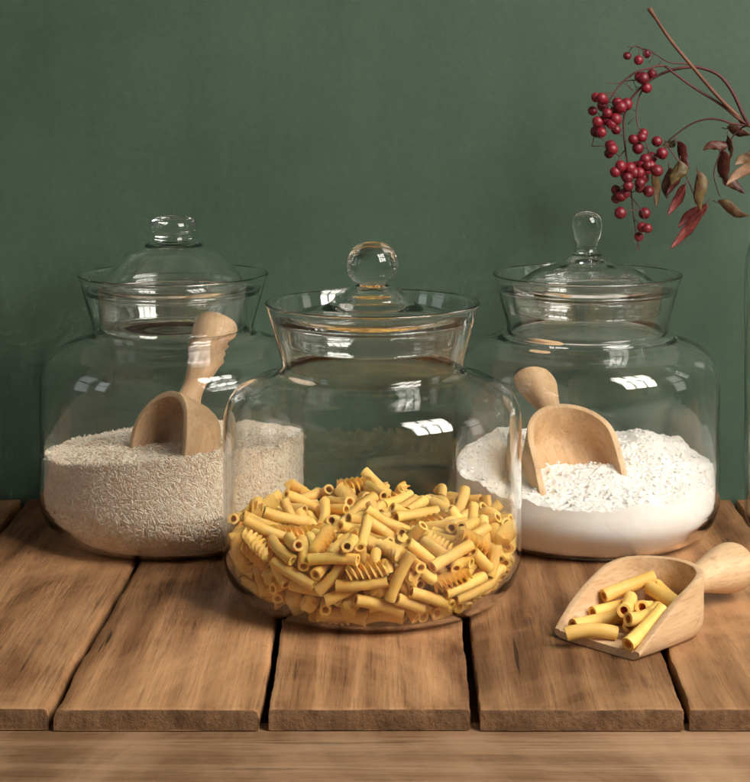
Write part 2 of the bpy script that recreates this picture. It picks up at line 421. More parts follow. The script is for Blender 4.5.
make_jar(PL, 'dome', 'left glass jar with high domed lid and squat knob, half full of rice', seed=2)
make_jar(PR, 'drop', 'right glass jar with tall teardrop lid knob, partly filled with white flour', ring=True, seed=4)

# clear bottle at the right edge that carries the berry branch
BP = Vector((at(745.5, 400, 1.45).x+.058, 1.45, 0))
bo = [(0, .003), (.030, .002), (.044, 0), (.051, .004), (.0565, .014), (.058, .03), (.058, .10), (.058, .17), (.058, .215), (.0555, .238), (.047, .256), (.034, .268), (.0235, .278), (.0205, .290), (.0205, .305), (.0225, .312), (.0235, .315)]
bi = [(.0210, .3158), (.0195, .312), (.0180, .304), (.0180, .290), (.0210, .276), (.032, .2655), (.0450, .2535), (.0530, .237), (.0555, .215), (.0555, .17), (.0555, .10), (.0555, .03), (.054, .016), (.048, .008), (.03, .006), (0, .0065)]
V, Fc = lathe([(max(0, r), h) for r, h in catmull(bo, 4)]+[(max(0, r), h) for r, h in catmull(bi, 4)], 96)
b = mesh_obj('glass_bottle', V, Fc, M_GLASS); b.location = BP
tag(b, 'tall clear glass bottle with only its left edge showing beside the flour jar', 'bottle')

# ------------------------------------------------------------------ wooden scoops
SL, SW = .098, .0385
def scoop_bowl():
    th = .0055; Lc = SL-SW*1.15
    st = []                                      # stations: plan point, outward normal, spine point
    ns, nc = 26, 36
    for k in range(ns): x = -Lc*k/ns; st.append((x, -SW, 0, -1, x))
    for k in range(nc+1):
        a = PI*k/nc; st.append((-Lc-SW*1.15*math.sin(a), -SW*math.cos(a), -math.sin(a), -math.cos(a), -Lc))
    for k in range(ns-1, -1, -1): x = -Lc*k/ns; st.append((x, SW, 0, 1, x))
    V, Fc = [], []
    for x, y, nx_, ny_, sx in st:
        s = min(1, max(0, -x/(SL*.80)))
        # side tips draw in a little towards the lip
        pin = 1-.06*(1-min(1, -x/.03))**2
        H = .0062+.0345*(1-(1-s)**1.75)
        zf = .0052
        sec = [(None, 0), (.016, 0), (.0055, .0004), (.0018, min(.0030, H*.35)), (.0003, min(.009, H*.6))]
        for q in (.3, .55, .8, .95): sec.append((.0001*q, min(.009, H*.6)+(H-.0008-min(.009, H*.6))*q))
        sec += [(.0004, H-.0003), (.0012, H), (th-.0012, H), (th-.0003, H-.0004)]
        top = H-.0012; fil = min(.016, (H-zf)*.9+.0001)
        for q in (.2, .5, .8, 1.0): sec.append((th, top+(max(zf+fil*.75, zf+.0002)-top)*q if top > zf+fil*.75 else top-.0002*q))
        f2 = min(fil*.75, max(.0003, top-.0006-zf))
        for a in (20, 40, 60, 78): sec.append((th+.014*(1-math.cos(math.radians(a))), zf+f2*(1-math.sin(math.radians(a)))))
        sec += [(th+.017, zf), (None, zf)]
        for i, (off, z) in enumerate(sec):
            if off is None: V.append((sx, 0, z)); continue
            V.append((x-nx_*off, (y-ny_*off)*pin, z))
        n = len(sec)
    m = len(st)
    for j in range(m-1):
        for i in range(n-1): Fc.append((j*n+i, (j+1)*n+i, (j+1)*n+i+1, j*n+i+1))
    for j in (0, m-1):
        for i in range(1, n//2+0):
            a, b, c, d = i-1, i, n-1-i, n-i
            Fc.append((j*n+a, j*n+b, j*n+c, j*n+d) if b != c else (j*n+a, j*n+b, j*n+d))
    return V, Fc
def scoop_handle():
    prof = [(0, 0), (.0112, 0), (.0100, .006), (.0096, .013), (.0108, .022), (.0138, .035), (.0172, .048), (.0190, .058), (.0187, .066), (.0155, .0722), (.0090, .0750), (0, .0757)]
    V, Fc = lathe([prof[0]]+[(max(0, r)*.93, h) for r, h in catmull(prof[1:], 5)], 48)
    return [(-SL+.0022-z, y, x+.0225) for x, y, z in V], Fc
def place_dir(o, origin, lip, opening):
    """local +X = towards the lip, local +Z = out of the opening"""
    x = Vector(lip).normalized(); z = Vector(opening); z = (z-x*z.dot(x)).normalized(); y = z.cross(x)
    o.matrix_world = Matrix.Translation(Vector(origin)) @ Matrix((x, y, z)).transposed().to_4x4()
SC = []
def make_scoop(label, origin, lip, opening, first=None):
    t = empty('wooden_scoop'); tag(t, label, 'scoop', 'wooden scoops')
    if first is None:
        V, Fc = scoop_bowl(); mesh_obj('bowl', V, Fc, M_SCOOP, t, auto=45)
        V, Fc = scoop_handle(); mesh_obj('handle', V, Fc, M_SCOOP, t)
    else:
        for ch in first.children:
            c = ch.copy(); COL.objects.link(c); c.parent = t
    place_dir(t, origin, lip, opening)
    return t
s_front = make_scoop('pale wooden scoop lying on the planks with yellow pasta in its bowl', (*ground_pt(596, 650), .0004), (-.705, -.71, 0), (0, 0, 1))
s_rice = make_scoop('wooden scoop stuck upright in the rice with its bowl turned left', SR_O, SR_L, SR_N, s_front)
s_flour = make_scoop('wooden scoop stuck in the white flour with its handle leaning left', SF_O, SF_L, SF_N, s_front)

# ------------------------------------------------------------------ rice
def rice_h(x, y):
    r2 = (x*x+y*y)/R_IN**2
    return .0760+.075*x-.060*y+.004*(1-r2)+.003*(vnoise(x*40+5, y*40+5, 2)-.5)
def grains(P, T, Nn, L, Rr, seg=5):
    """P centres, T long axes, Nn normals -> merged grain mesh arrays (6 rings)"""
    n = len(P); B = np.cross(Nn, T); B /= np.linalg.norm(B, axis=1)[:, None]; Nn = np.cross(T, B)
    ts = np.array([-.5, -.36, 0., .36, .5]); rs = np.array([.0, .72, 1., .72, .0])
    vs = []
    for t, r in zip(ts, rs):
        if r == 0: vs.append((P+T*(t*L)[:, None])[:, None]); continue
        a = np.arange(seg)*2*PI/seg
        off = np.cos(a)[None, :, None]*B[:, None]*(Rr*r)[:, None, None]+np.sin(a)[None, :, None]*Nn[:, None]*(Rr*r)[:, None, None]
        vs.append(P[:, None]+T[:, None]*(t*L)[:, None, None]+off)
    Vt = np.concatenate(vs, 1); k = Vt.shape[1]
    f = []
    for i in range(seg):
        j = (i+1) % seg; f.append((0, 1+j, 1+i)); 
        for rr in range(2):
            a, b = 1+rr*seg, 1+(rr+1)*seg; f.append((a+i, a+j, b+j)); f.append((a+i, b+j, b+i))
        f.append((1+2*seg+i, 1+2*seg+j, k-1))
    f = np.array(f); Fa = (f[None]+(np.arange(n)*k)[:, None, None]).reshape(-1, 3)
    return Vt.reshape(-1, 3), Fa
def tri_mesh(name, V, Fa, m, smooth=True):
    me = bpy.data.meshes.new(name)
    me.vertices.add(len(V)); me.vertices.foreach_set('co', V.astype(np.float32).ravel())
    me.loops.add(Fa.size); me.loops.foreach_set('vertex_index', Fa.astype(np.int32).ravel())
    me.polygons.add(len(Fa)); me.polygons.foreach_set('loop_start', (np.arange(len(Fa))*3).astype(np.int32))
    me.update(calc_edges=True); me.validate()
    if smooth: me.shade_smooth()
    me.materials.append(m); return me
def fill_bulk(hf, inset, nr=70, na=180, zlow=.0105):
    """solid body of a filling: bottom follows the jar floor, top follows hf"""
    V = []; R = R_IN-inset
    low = [(0, .0080), (.078, .0044), (.0875, .0065), (.0948, .0113), (.1007, .0187), (.1043, .0268), (.1058, .0375)]
    low = [(r*(R/.1058), h) for r, h in low]
    lowp = [tuple(p) for p in catmull(low, 3)]
    rings = [[(r*math.cos(2*PI*k/na), r*math.sin(2*PI*k/na), h) for k in range(na)] for r, h in lowp[1:]]
    ang = np.arange(na)*2*PI/na; cx, cy = np.cos(ang), np.sin(ang)
    z0 = lowp[-1][1]; zt = hf(cx*R, cy*R)-inset
    for q in np.linspace(0, 1, 30)[1:]:
        rings.append(list(zip(cx*R, cy*R, z0+(zt-z0)*q)))
    for q in np.linspace(1, 0, nr)[1:-1]:
        rings.append(list(zip(cx*R*q, cy*R*q, hf(cx*R*q, cy*R*q)-inset)))
    A = np.array(rings).reshape(-1, 3); m = len(rings)
    A = np.vstack([A, [[0, 0, lowp[0][1]]], [[0, 0, float(hf(np.array(0.), np.array(0.)))-inset]]])
    i, k = np.meshgrid(np.arange(m-1), np.arange(na), indexing='ij'); k2 = (k+1) % na
    a, b, c, d = i*na+k, i*na+k2, (i+1)*na+k2, (i+1)*na+k
    F1 = np.stack([a, b, c], -1).reshape(-1, 3); F2 = np.stack([a, c, d], -1).reshape(-1, 3)
    kk = np.arange(na); k2 = (kk+1) % na; nA = m*na
    F3 = np.stack([np.full(na, nA), k2, kk], -1); F4 = np.stack([(m-1)*na+kk, (m-1)*na+k2, np.full(na, nA+1)], -1)
    return A, np.vstack([F1, F2, F3, F4])
def mat_rice():
    s = N('raw_rice')
    v = s.new('ShaderNodeNewGeometry').outputs['Random Per Island']
    c = s.ramp(v, [(.0, (.76, .57, .41)), (.5, (.88, .73, .57)), (1., (.92, .84, .71))])
    s.b.inputs['Subsurface Radius'].default_value = (.006, .004, .003)
    return s.set(Base_Color=c, Roughness=.45, Subsurface_Weight=.2, Subsurface_Scale=.2, Specular_IOR_Level=.4)
M_RICE = mat_rice()
Vb, Fb = fill_bulk(rice_h, .0032)
n1, n2, n3 = 15000, 24000, 4500
ang = rng.uniform(0, 2*PI, n1); rr = R_IN*.985*np.sqrt(rng.uniform(0, 1, n1))
x, y = rr*np.cos(ang), rr*np.sin(ang)
P1 = np.stack([x, y, rice_h(x, y)-rng.uniform(0, .0028, n1)+.0005], -1)
a = rng.uniform(0, 2*PI, n1); T1 = np.stack([np.cos(a), np.sin(a), rng.normal(0, .28, n1)], -1); N1 = np.stack([rng.normal(0, .2, n1), rng.normal(0, .2, n1), np.ones(n1)], -1)
# side grains lie against the glass
ang = rng.uniform(0, 2*PI, n2); z0 = rng.uniform(.030, 1, n2)
ht = rice_h(R_IN*np.cos(ang), R_IN*np.sin(ang)); z = .036+(ht-.036)*rng.uniform(0, 1, n2)
rr = R_IN-.0014-np.abs(rng.normal(0, .0011, n2))
P2 = np.stack([rr*np.cos(ang), rr*np.sin(ang), z], -1)
Nr = np.stack([np.cos(ang), np.sin(ang), 0*ang], -1); Tt = np.stack([-np.sin(ang), np.cos(ang), 0*ang], -1)
a = rng.uniform(0, PI, n2); T2 = Tt*np.cos(a)[:, None]+np.array([0, 0, 1.])*np.sin(a)[:, None]+Nr*rng.normal(0, .06, n2)[:, None]; N2 = Nr
# the curved foot
lo = np.array([p for p in catmull([(.076, .0058), (.0868, .0078), (.0940, .0125), (.0998, .0195), (.1034, .0275), (.1049, .0375)], 6)])
q = rng.uniform(0, 1, n3*2)*(len(lo)-1.001); qi = q.astype(int); fr = (q-qi)[:, None]; pr = lo[qi]*(1-fr)+lo[qi+1]*fr; tg = lo[qi+1]-lo[qi]; tg /= np.linalg.norm(tg, axis=1)[:, None]
ang = rng.uniform(0, 2*PI, n3*2); e = np.stack([np.cos(ang), np.sin(ang), 0*ang], -1); tt = np.stack([-np.sin(ang), np.cos(ang), 0*ang], -1)
mer = e*tg[:, :1]+np.array([0, 0, 1.])*tg[:, 1:]; N3 = e*tg[:, 1:]-np.array([0, 0, 1.])*tg[:, :1]
P3 = e*pr[:, :1]+np.array([0, 0, 1.])*pr[:, 1:]-N3*np.abs(rng.normal(0, .0008, n3*2))[:, None]
a = rng.uniform(0, PI, n3*2); T3 = tt*np.cos(a)[:, None]+mer*np.sin(a)[:, None]
P = np.vstack([P1, P2, P3]); T = np.vstack([T1, T2, T3]); Nn = np.vstack([N1, N2, N3])
T /= np.linalg.norm(T, axis=1)[:, None]; n = len(P)
Vg, Fg = grains(P, T, Nn, rng.uniform(.0060, .0078, n), rng.uniform(.00085, .00110, n))
me = tri_mesh('rice', np.vstack([Vb, Vg]), np.vstack([Fb, Fg+len(Vb)]), M_RICE)
rice = link('rice', me); rice.location = PL
tag(rice, 'mass of pale raw rice grains filling the lower half of the left jar', 'rice', kind='stuff')

# ------------------------------------------------------------------ flour
SFx, SFy = SF_O[0]-PR.x, SF_O[1]-PR.y
def flour_h(x, y):
    R = R_IN
    h = .0575+.115*y*.75-.010*x+.004*(1-(x*x+y*y)/R**2)
    h = h+.0075*np.exp(-(((x-.058)**2+(y-.035)**2)/.030**2))+.006*np.exp(-(((x+.075)**2+(y+.01)**2)/.028**2))
    h = h+.006*np.exp(-(((x-.01)**2+(y+.045)**2)/.030**2))
    h = h+.0085*(vnoise(x*33+3, y*33+7, 21)-.5)+.0020*(vnoise(x*105+3, y*105+7, 22)-.5)+.0013*(vnoise((x+y)*140, (x-y)*140, 27)-.5)
    l = 1-np.abs(2*vnoise((x+.6*y)*230, (y-.6*x)*230, 23)-1); h = h+.0010*(l-.5)
    h = h+.0010*(vnoise((x+y)*330, (x-y)*330, 24)-.5)+.0005*(vnoise(x*700, y*700, 25)-.5)
    return h
def mat_flour():
    s = N('white_flour')
    n = s.noise(s.coord(), 900, 4, .7); n2 = s.noise(s.coord(), 60, 4, .6)
    c = s.ramp(n2, [(.3, (.80, .76, .70)), (.7, (.86, .83, .78))])
    s.b.inputs['Subsurface Radius'].default_value = (.004, .003, .002)
    return s.set(Base_Color=c, Roughness=.95, Specular_IOR_Level=.1, Normal=s.bump(n, .3, .0003), Subsurface_Weight=.15, Subsurface_Scale=.2)
M_FLOUR = mat_flour()
Vb, Fb = fill_bulk(flour_h, .0006, nr=270, na=840)
# loose crumbs on top
n = 900
ang = rng.uniform(0, 2*PI, n); rr = R_IN*.96*np.sqrt(rng.uniform(0, 1, n)); x, y = rr*np.cos(ang), rr*np.sin(ang)
sz = .0004+.0014*rng.uniform(0, 1, n)**4
me0 = bmesh.new(); bmesh.ops.create_icosphere(me0, subdivisions=2, radius=1.0); iv = np.array([v.co for v in me0.verts]); fi = np.array([[v.index for v in f.verts] for f in me0.faces]); me0.free()
blob = iv[None]*(1+.22*(rng.uniform(0, 1, (n, len(iv), 1))-.5))*sz[:, None, None]*np.array([1, 1, .75])
Vc = (np.stack([x, y, flour_h(x, y)+sz*.25], -1)[:, None]+blob).reshape(-1, 3); Fcr = (fi[None]+(np.arange(n)*len(iv))[:, None, None]).reshape(-1, 3)
me = tri_mesh('flour', np.vstack([Vb, Vc]), np.vstack([Fb, Fcr+len(Vb)]), M_FLOUR)
flour = link('flour', me); flour.location = PR
tag(flour, 'heap of lumpy white flour in the right jar, piled higher at the back', 'flour', kind='stuff')

# ------------------------------------------------------------------ berry branch
def Z8(x, y, d): return at(560+x/3.005, y/3.005, d)
BD = 1.492
br = empty('berry_branch', BP+Vector((0, 0, .31)))
tag(br, 'sprig of small red berries and wilted red-brown leaves standing in the bottle', 'branch')
inv = Matrix.Translation(-br.location)
def bpart(name, vf, m, auto=None):
    o = mesh_obj(name, *vf, m, None, auto=auto); o.parent = br; o.matrix_parent_inverse = inv; return o
mouth = BP+Vector((-.004, 0, .315)); inb = BP+Vector((.004, 0, .16))
J = Z8(566, 376, BD-.01)
def curve(pts, r0, r1, n=6):
    p = [Vector(tuple(q)) for q in catmull(pts, n)]
    return p, [r0+(r1-r0)*i/(len(p)-1) for i in range(len(p))]
def zl(L, d0=BD, d1=BD): return [Z8(x, y, d0+(d1-d0)*i/(len(L)-1)) for i, (x, y) in enumerate(L)]
lines = []
def stem(name, pts, r0, r1, m, extra=None):
    p, r = curve(pts, r0, r1); lines.append(p); return bpart(name, tube(p, r, 8), m)
p, r = curve(zl([(268, 25), (330, 118), (400, 203), (470, 285), (530, 345)], BD-.03, BD-.012)+[J, mouth+Vector((-.006, 0, .015)), mouth, inb+Vector((-.01, 0, 0))], .0014, .0020)
r[0] = .0022; r[1] = .0019; r[2] = .0014
lines.append(p); bpart('stem', tube(p, r, 8), M_STEM)
A = [J, *zl([(548, 340), (520, 280), (480, 228), (420, 203), (370, 204), (325, 214), (280, 235), (245, 262), (212, 300), (193, 350), (192, 400), (198, 460), (207, 520), (215, 590), (222, 660), (238, 755)], BD-.012, BD)]
stem('twig', A, .0017, .0004, M_TWIG)
B = [J, *zl([(530, 352), (480, 312), (400, 262), (345, 222), (310, 198), (265, 206), (225, 218), (180, 255), (150, 300), (128, 345), (108, 395), (95, 440)], BD-.012, BD-.02)]
stem('twig', B, .0013, .0004, M_TWIG)
stem('twig', [J, *zl([(520, 372), (480, 360), (440, 358), (400, 370), (370, 388), (335, 415), (318, 432)], BD-.01, BD+.005)], .0010, .0005, M_TWIG)
stem('twig', zl([(420, 205), (380, 192), (330, 188), (290, 165), (262, 152), (225, 135)], BD, BD-.012), .0008, .0003, M_TWIG)
stem('twig', zl([(262, 152), (235, 142), (205, 140)], BD-.01, BD-.012), .0004, .0003, M_TWIG)
stem('twig', zl([(280, 237), (240, 240), (200, 243), (172, 250), (142, 250)], BD, BD-.012), .0006, .0003, M_TWIG)
stem('twig', zl([(262, 252), (242, 280), (233, 315), (230, 350), (237, 385), (262, 440), (268, 490)], BD, BD-.015), .0007, .0004, M_TWIG)
stem('twig', zl([(190, 345), (172, 330), (150, 330), (128, 345)], BD, BD-.01), .0006, .0003, M_TWIG)
stem('twig', zl([(196, 450), (180, 470), (168, 500)], BD, BD-.01), .0006, .0003, M_TWIG)
stem('twig', zl([(213, 590), (232, 615), (252, 640)], BD, BD-.01), .0005, .0003, M_TWIG)
stem('twig', zl([(510, 430), (478, 470), (462, 520), (470, 560), (480, 590)], BD, BD), .0006, .0004, M_TWIG)
stem('twig', [J, *zl([(545, 385), (520, 410), (495, 450)], BD, BD)], .0009, .0005, M_TWIG)
stem('twig', zl([(318, 432), (345, 470), (375, 520), (400, 580), (410, 610)], BD, BD-.005), .0006, .0004, M_TWIG)
BER = [(108, 293), (125, 295), (98, 333), (107, 396), (124, 398), (113, 366), (142, 340), (172, 308), (200, 313), (167, 335), (155, 372), (168, 390), (168, 358), (152, 438), (147, 461), (202, 168), (236, 181), (261, 162), (276, 222), (249, 235), (260, 264), (182, 500), (166, 517), (196, 528), (190, 515), (220, 419), (250, 401), (234, 445), (291, 425), (307, 461), (275, 474), (230, 502), (246, 497), (263, 499), (291, 513), (257, 512), (250, 535), (240, 565), (266, 575), (168, 571), (168, 597), (195, 580), (181, 640), (254, 641), (262, 686), (246, 683), (237, 711), (203, 535), (240, 232)]
BER += [(128, 318), (140, 362), (155, 350), (182, 322), (210, 505), (222, 520), (205, 560), (182, 590), (238, 520), (272, 498), (256, 478), (158, 448), (240, 550), (176, 512), (246, 413), (116, 380), (130, 300)]
allp = [q for l in lines for q in l]
prof = [(0, -.97), (.10, -.99), (.45, -.88), (.80, -.58), (.99, -.08), (.97, .25), (.78, .64), (.42, .91), (.14, .955), (.05, .90), (0, .90)]
bv, bf = lathe([prof[0]]+[(max(0, r), h) for r, h in catmull(prof[1:-1], 2)]+[prof[-1]], 18)
bme = None; peds = []
for i, (x, y) in enumerate(BER):
    c = Z8(x, y, BD-.012+random.uniform(-.016, .012)); rad = random.uniform(.0042, .0055)*(.86 if y < 190 else 1)
    near = sorted(allp, key=lambda q: (q-c).length+max(0, c.z-q.z)*.6)[:1][0]
    d = (c-near); pt = random.choice([q for q in allp if (q-near).length < .006])
    up = (pt-c).normalized()
    if bme is None:
        o = mesh_obj('berry', bv, bf, M_BERRY); bme = o.data
    else:
        o = link('berry', bme)
    o.parent = br; o.matrix_parent_inverse = inv
    o.matrix_basis = Matrix.Translation(c) @ (-up).to_track_quat('-Z', 'Y').to_matrix().to_4x4() @ Matrix.Diagonal((rad*random.uniform(.93, 1.04), rad*random.uniform(.93, 1.04), rad*random.uniform(.9, 1), 1))
    midp = (pt+c)/2+Vector((0, 0, .0015)); pp, rr_ = curve([pt, midp, c+up*rad*.9], .00038, .0003, 3)
    peds.append(tube(pp, rr_, 5)); 
# bare little stalks whose berries have dropped
for k in range(26):
    q = random.choice(lines[1][30:]+lines[2][30:]+lines[4][8:]+lines[6][6:]+lines[7][6:])
    d = Vector((random.uniform(-1, 1), random.uniform(-.5, .5), random.uniform(-1, .35))).normalized()*random.uniform(.006, .012)
    peds.append(tube([q, q+d*.5+Vector((0, 0, .0008)), q+d], [.0003, .00025, .0004], 5))
bpart('berry_stalk', merge(peds), M_TWIG)['kind'] = 'stuff'
def leaf(p0, p1, wpx, col, dep, curl, twist, col2=None):
    c8 = lambda p, d: at(630+p[0]/5.583, 110+p[1]/5.583, d)
    a, b = c8(p0, dep), c8(p1, dep+curl*.3); ax = b-a; a = a-ax*.07; b = b+ax*.07; ax = b-a; L = ax.length; ax.normalize()
    side = ax.cross(Vector((0, 1, 0))).normalized(); side = Quaternion(ax, twist) @ side; nrm = side.cross(ax)
    W = wpx/5.583*dep/F_PX*.84; nl, nw = 16, 6; V, Fc = [], []
    for i in range(nl+1):
        t = i/nl; wd = W*2.0*(t**.75*(1-t)**1.05 if 0 < t < 1 else 0)+.0002
        c = a+ax*(L*t)+nrm*(curl*math.sin(PI*t*.9))+side*(W*.25*math.sin(t*5+twist*3))
        for k in range(nw+1):
            u = (k/nw-.5)*2
            V.append(c+side*(u*wd)+nrm*(wd*.32*abs(u)**1.3+.0006*math.sin(t*19+u*2+twist)*abs(u)))
    n = nw+1
    for i in range(nl):
        for k in range(nw): Fc.append((i*n+k, i*n+k+1, (i+1)*n+k+1, (i+1)*n+k))
    key = tuple(col)+(tuple(col2) if col2 else ())
    if key not in LM:
        s = N('wilted_leaf')
        nz = s.noise(s.coord(), 110, 5, .65, .5); c2 = s.ramp(nz, [(.38, tuple(col)), (.62, tuple(col2 or [q*.55 for q in col]))])
        tb = s.new('ShaderNodeBsdfTranslucent'); s.l.new(c2, tb.inputs[0])
        s.set(Base_Color=c2, Roughness=.5, Normal=s.bump(s.noise(s.coord(), 420, 4), .5, .0008))
        mx = s.new('ShaderNodeMixShader'); mx.inputs[0].default_value = .25; s.l.new(s.b.outputs[0], mx.inputs[1]); s.l.new(tb.outputs[0], mx.inputs[2]); s.l.new(mx.outputs[0], s.out.inputs[0])
        LM[key] = s.m
    o = bpart('leaf', (V, Fc), LM[key])
    md = o.modifiers.new('thickness', 'SOLIDIFY'); md.thickness = .00028
    rib = tube([a-ax*.004, a, a+ax*(L*.35)+nrm*(curl*math.sin(PI*.315)-.0001)], [.00045, .0004, .0002], 6)
    mesh_obj('leaf_stalk', *rib, M_TWIG, None).parent = o
    return o
LM = {}
DR, RD, OL, BRN, TAN, LT = (.11, .018, .016), (.26, .05, .04), (.17, .115, .038), (.125, .050, .026), (.32, .19, .10), (.46, .25, .16)
for a in [((262, 185), (325, 320), 55, DR, BD-.005, .004, .4), ((275, 290), (252, 415), 85, OL, BD-.018, -.003, .1), ((148, 340), (155, 535), 52, OL, BD+.005, .003, -.4, BRN), ((215, 330), (212, 485), 70, BRN, BD+.01, .003, .3),
          ((305, 425), (228, 588), 55, RD, BD-.01, .004, -.2, DR), ((378, 355), (405, 545), 72, BRN, BD-.012, -.004, .2, OL), ((415, 525), (275, 645), 66, RD, BD-.004, .003, .5, DR), ((408, 570), (248, 775), 62, DR, BD-.012, .005, -.3, RD),
          ((245, 170), (188, 215), 42, (.10, .07, .03), BD, .002, .2), ((545, 108), (668, 142), 66, BRN, BD, .004, .5), ((535, 178), (418, 226), 55, BRN, BD-.01, -.003, .3, DR), ((545, 150), (548, 262), 46, BRN, BD-.015, .003, 1.0),
          ((500, 235), (540, 410), 76, BRN, BD-.002, .005, .5, DR), ((498, 520), (652, 578), 62, BRN, BD, -.004, .3, OL), ((700, 225), (600, 312), 66, TAN, BD-.02, .004, .2), ((735, 250), (552, 412), 62, LT, BD-.03, .005, .3, TAN),
          ((525, 385), (642, 452), 56, BRN, BD+.008, .003, -.3), ((720, 120), (680, 300), 50, BRN, BD+.01, .003, .4), ((310, 330), (215, 470), 55, DR, BD+.002, .003, -.5)]:
    leaf(*a)

# ------------------------------------------------------------------ pasta shapes
def pasta_tube(L, R, bend, ridges=0):
    """hollow tube, slightly curved; centred on its own middle, long axis X"""
    seg, nl, r = 20, 8, R*.58; V, Fc = [], []
    def ring(t, rad, rd=True):
        a = (t-.5)*L/bend
        c = Vector((bend*math.sin(a), 0, bend*(1-math.cos(a))-L*L/bend/24)); ex = Vector((-math.sin(a), 0, math.cos(a)))
        i0 = len(V)
        for k in range(seg):
            q = 2*PI*k/seg; rr = rad*(1-(ridges*.045 if k % 2 and rd else 0))
            V.append(c+Vector((0, 1, 0))*math.cos(q)*rr+ex*math.sin(q)*rr)
        return i0
    rs = [ring(k/nl, R*(1-.03*math.sin(k/nl*PI))) for k in range(nl+1)]+[ring(k/3, r, False) for k in (3, 2, 1, 0)]
    rs.append(rs[0])
    for a, b in zip(rs, rs[1:]):
        for k in range(seg): Fc.append((a+k, a+(k+1) % seg, b+(k+1) % seg, b+k))
    return V, Fc
def pasta_elbow(R=.0037, bend=.0070, ang=2.5):
    seg, nl, r = 16, 14, R*.62; V, Fc = [], []
    def ring(t, rad):
        a = (t-.5)*ang; c = Vector((bend*math.sin(a), 0, bend*(1-math.cos(a))-.004)); ex = Vector((-math.sin(a), 0, math.cos(a))); i0 = len(V)
        for k in range(seg):
            q = 2*PI*k/seg; V.append(c+Vector((0, 1, 0))*math.cos(q)*rad+ex*math.sin(q)*rad)
        return i0
    rs = [ring(k/nl, R) for k in range(nl+1)]+[ring(k/6, r) for k in range(6, -1, -1)]
    rs.append(rs[0])
    for a, b in zip(rs, rs[1:]):
        for k in range(seg): Fc.append((a+k, a+(k+1) % seg, b+(k+1) % seg, b+k))
    return V, Fc
def pasta_spiral(L=.028, R=.0059, turns=2.2):
    nl, seg = 40, 18; V, Fc = [], []
    for i in range(nl+1):
        t = i/nl; tw = turns*2*PI*t
        for k in range(seg):
            a = 2*PI*k/seg; fin = (.5+.5*math.cos(3*a))**1.5
            rad = R*(.42+.58*fin)*(1-.04*math.sin(9*t)); V.append(Vector(((t-.5)*L, rad*math.cos(a+tw), rad*math.sin(a+tw))))
    for i in range(nl):
        for k in range(seg): Fc.append((i*seg+k, i*seg+(k+1) % seg, (i+1)*seg+(k+1) % seg, (i+1)*seg+k))
    Fc.append(tuple(range(seg))); Fc.append(tuple(nl*seg+k for k in range(seg)))
    return V, Fc
PK = [('pasta_tube', lambda: pasta_tube(.0346, .0041, .127, 1)), ('pasta_tube', lambda: pasta_tube(.0291, .0040, .050, 0)), ('pasta_tube', lambda: pasta_tube(.0215, .0042, .3, 1)),
      ('pasta_spiral', pasta_spiral), ('pasta_elbow', pasta_elbow)]

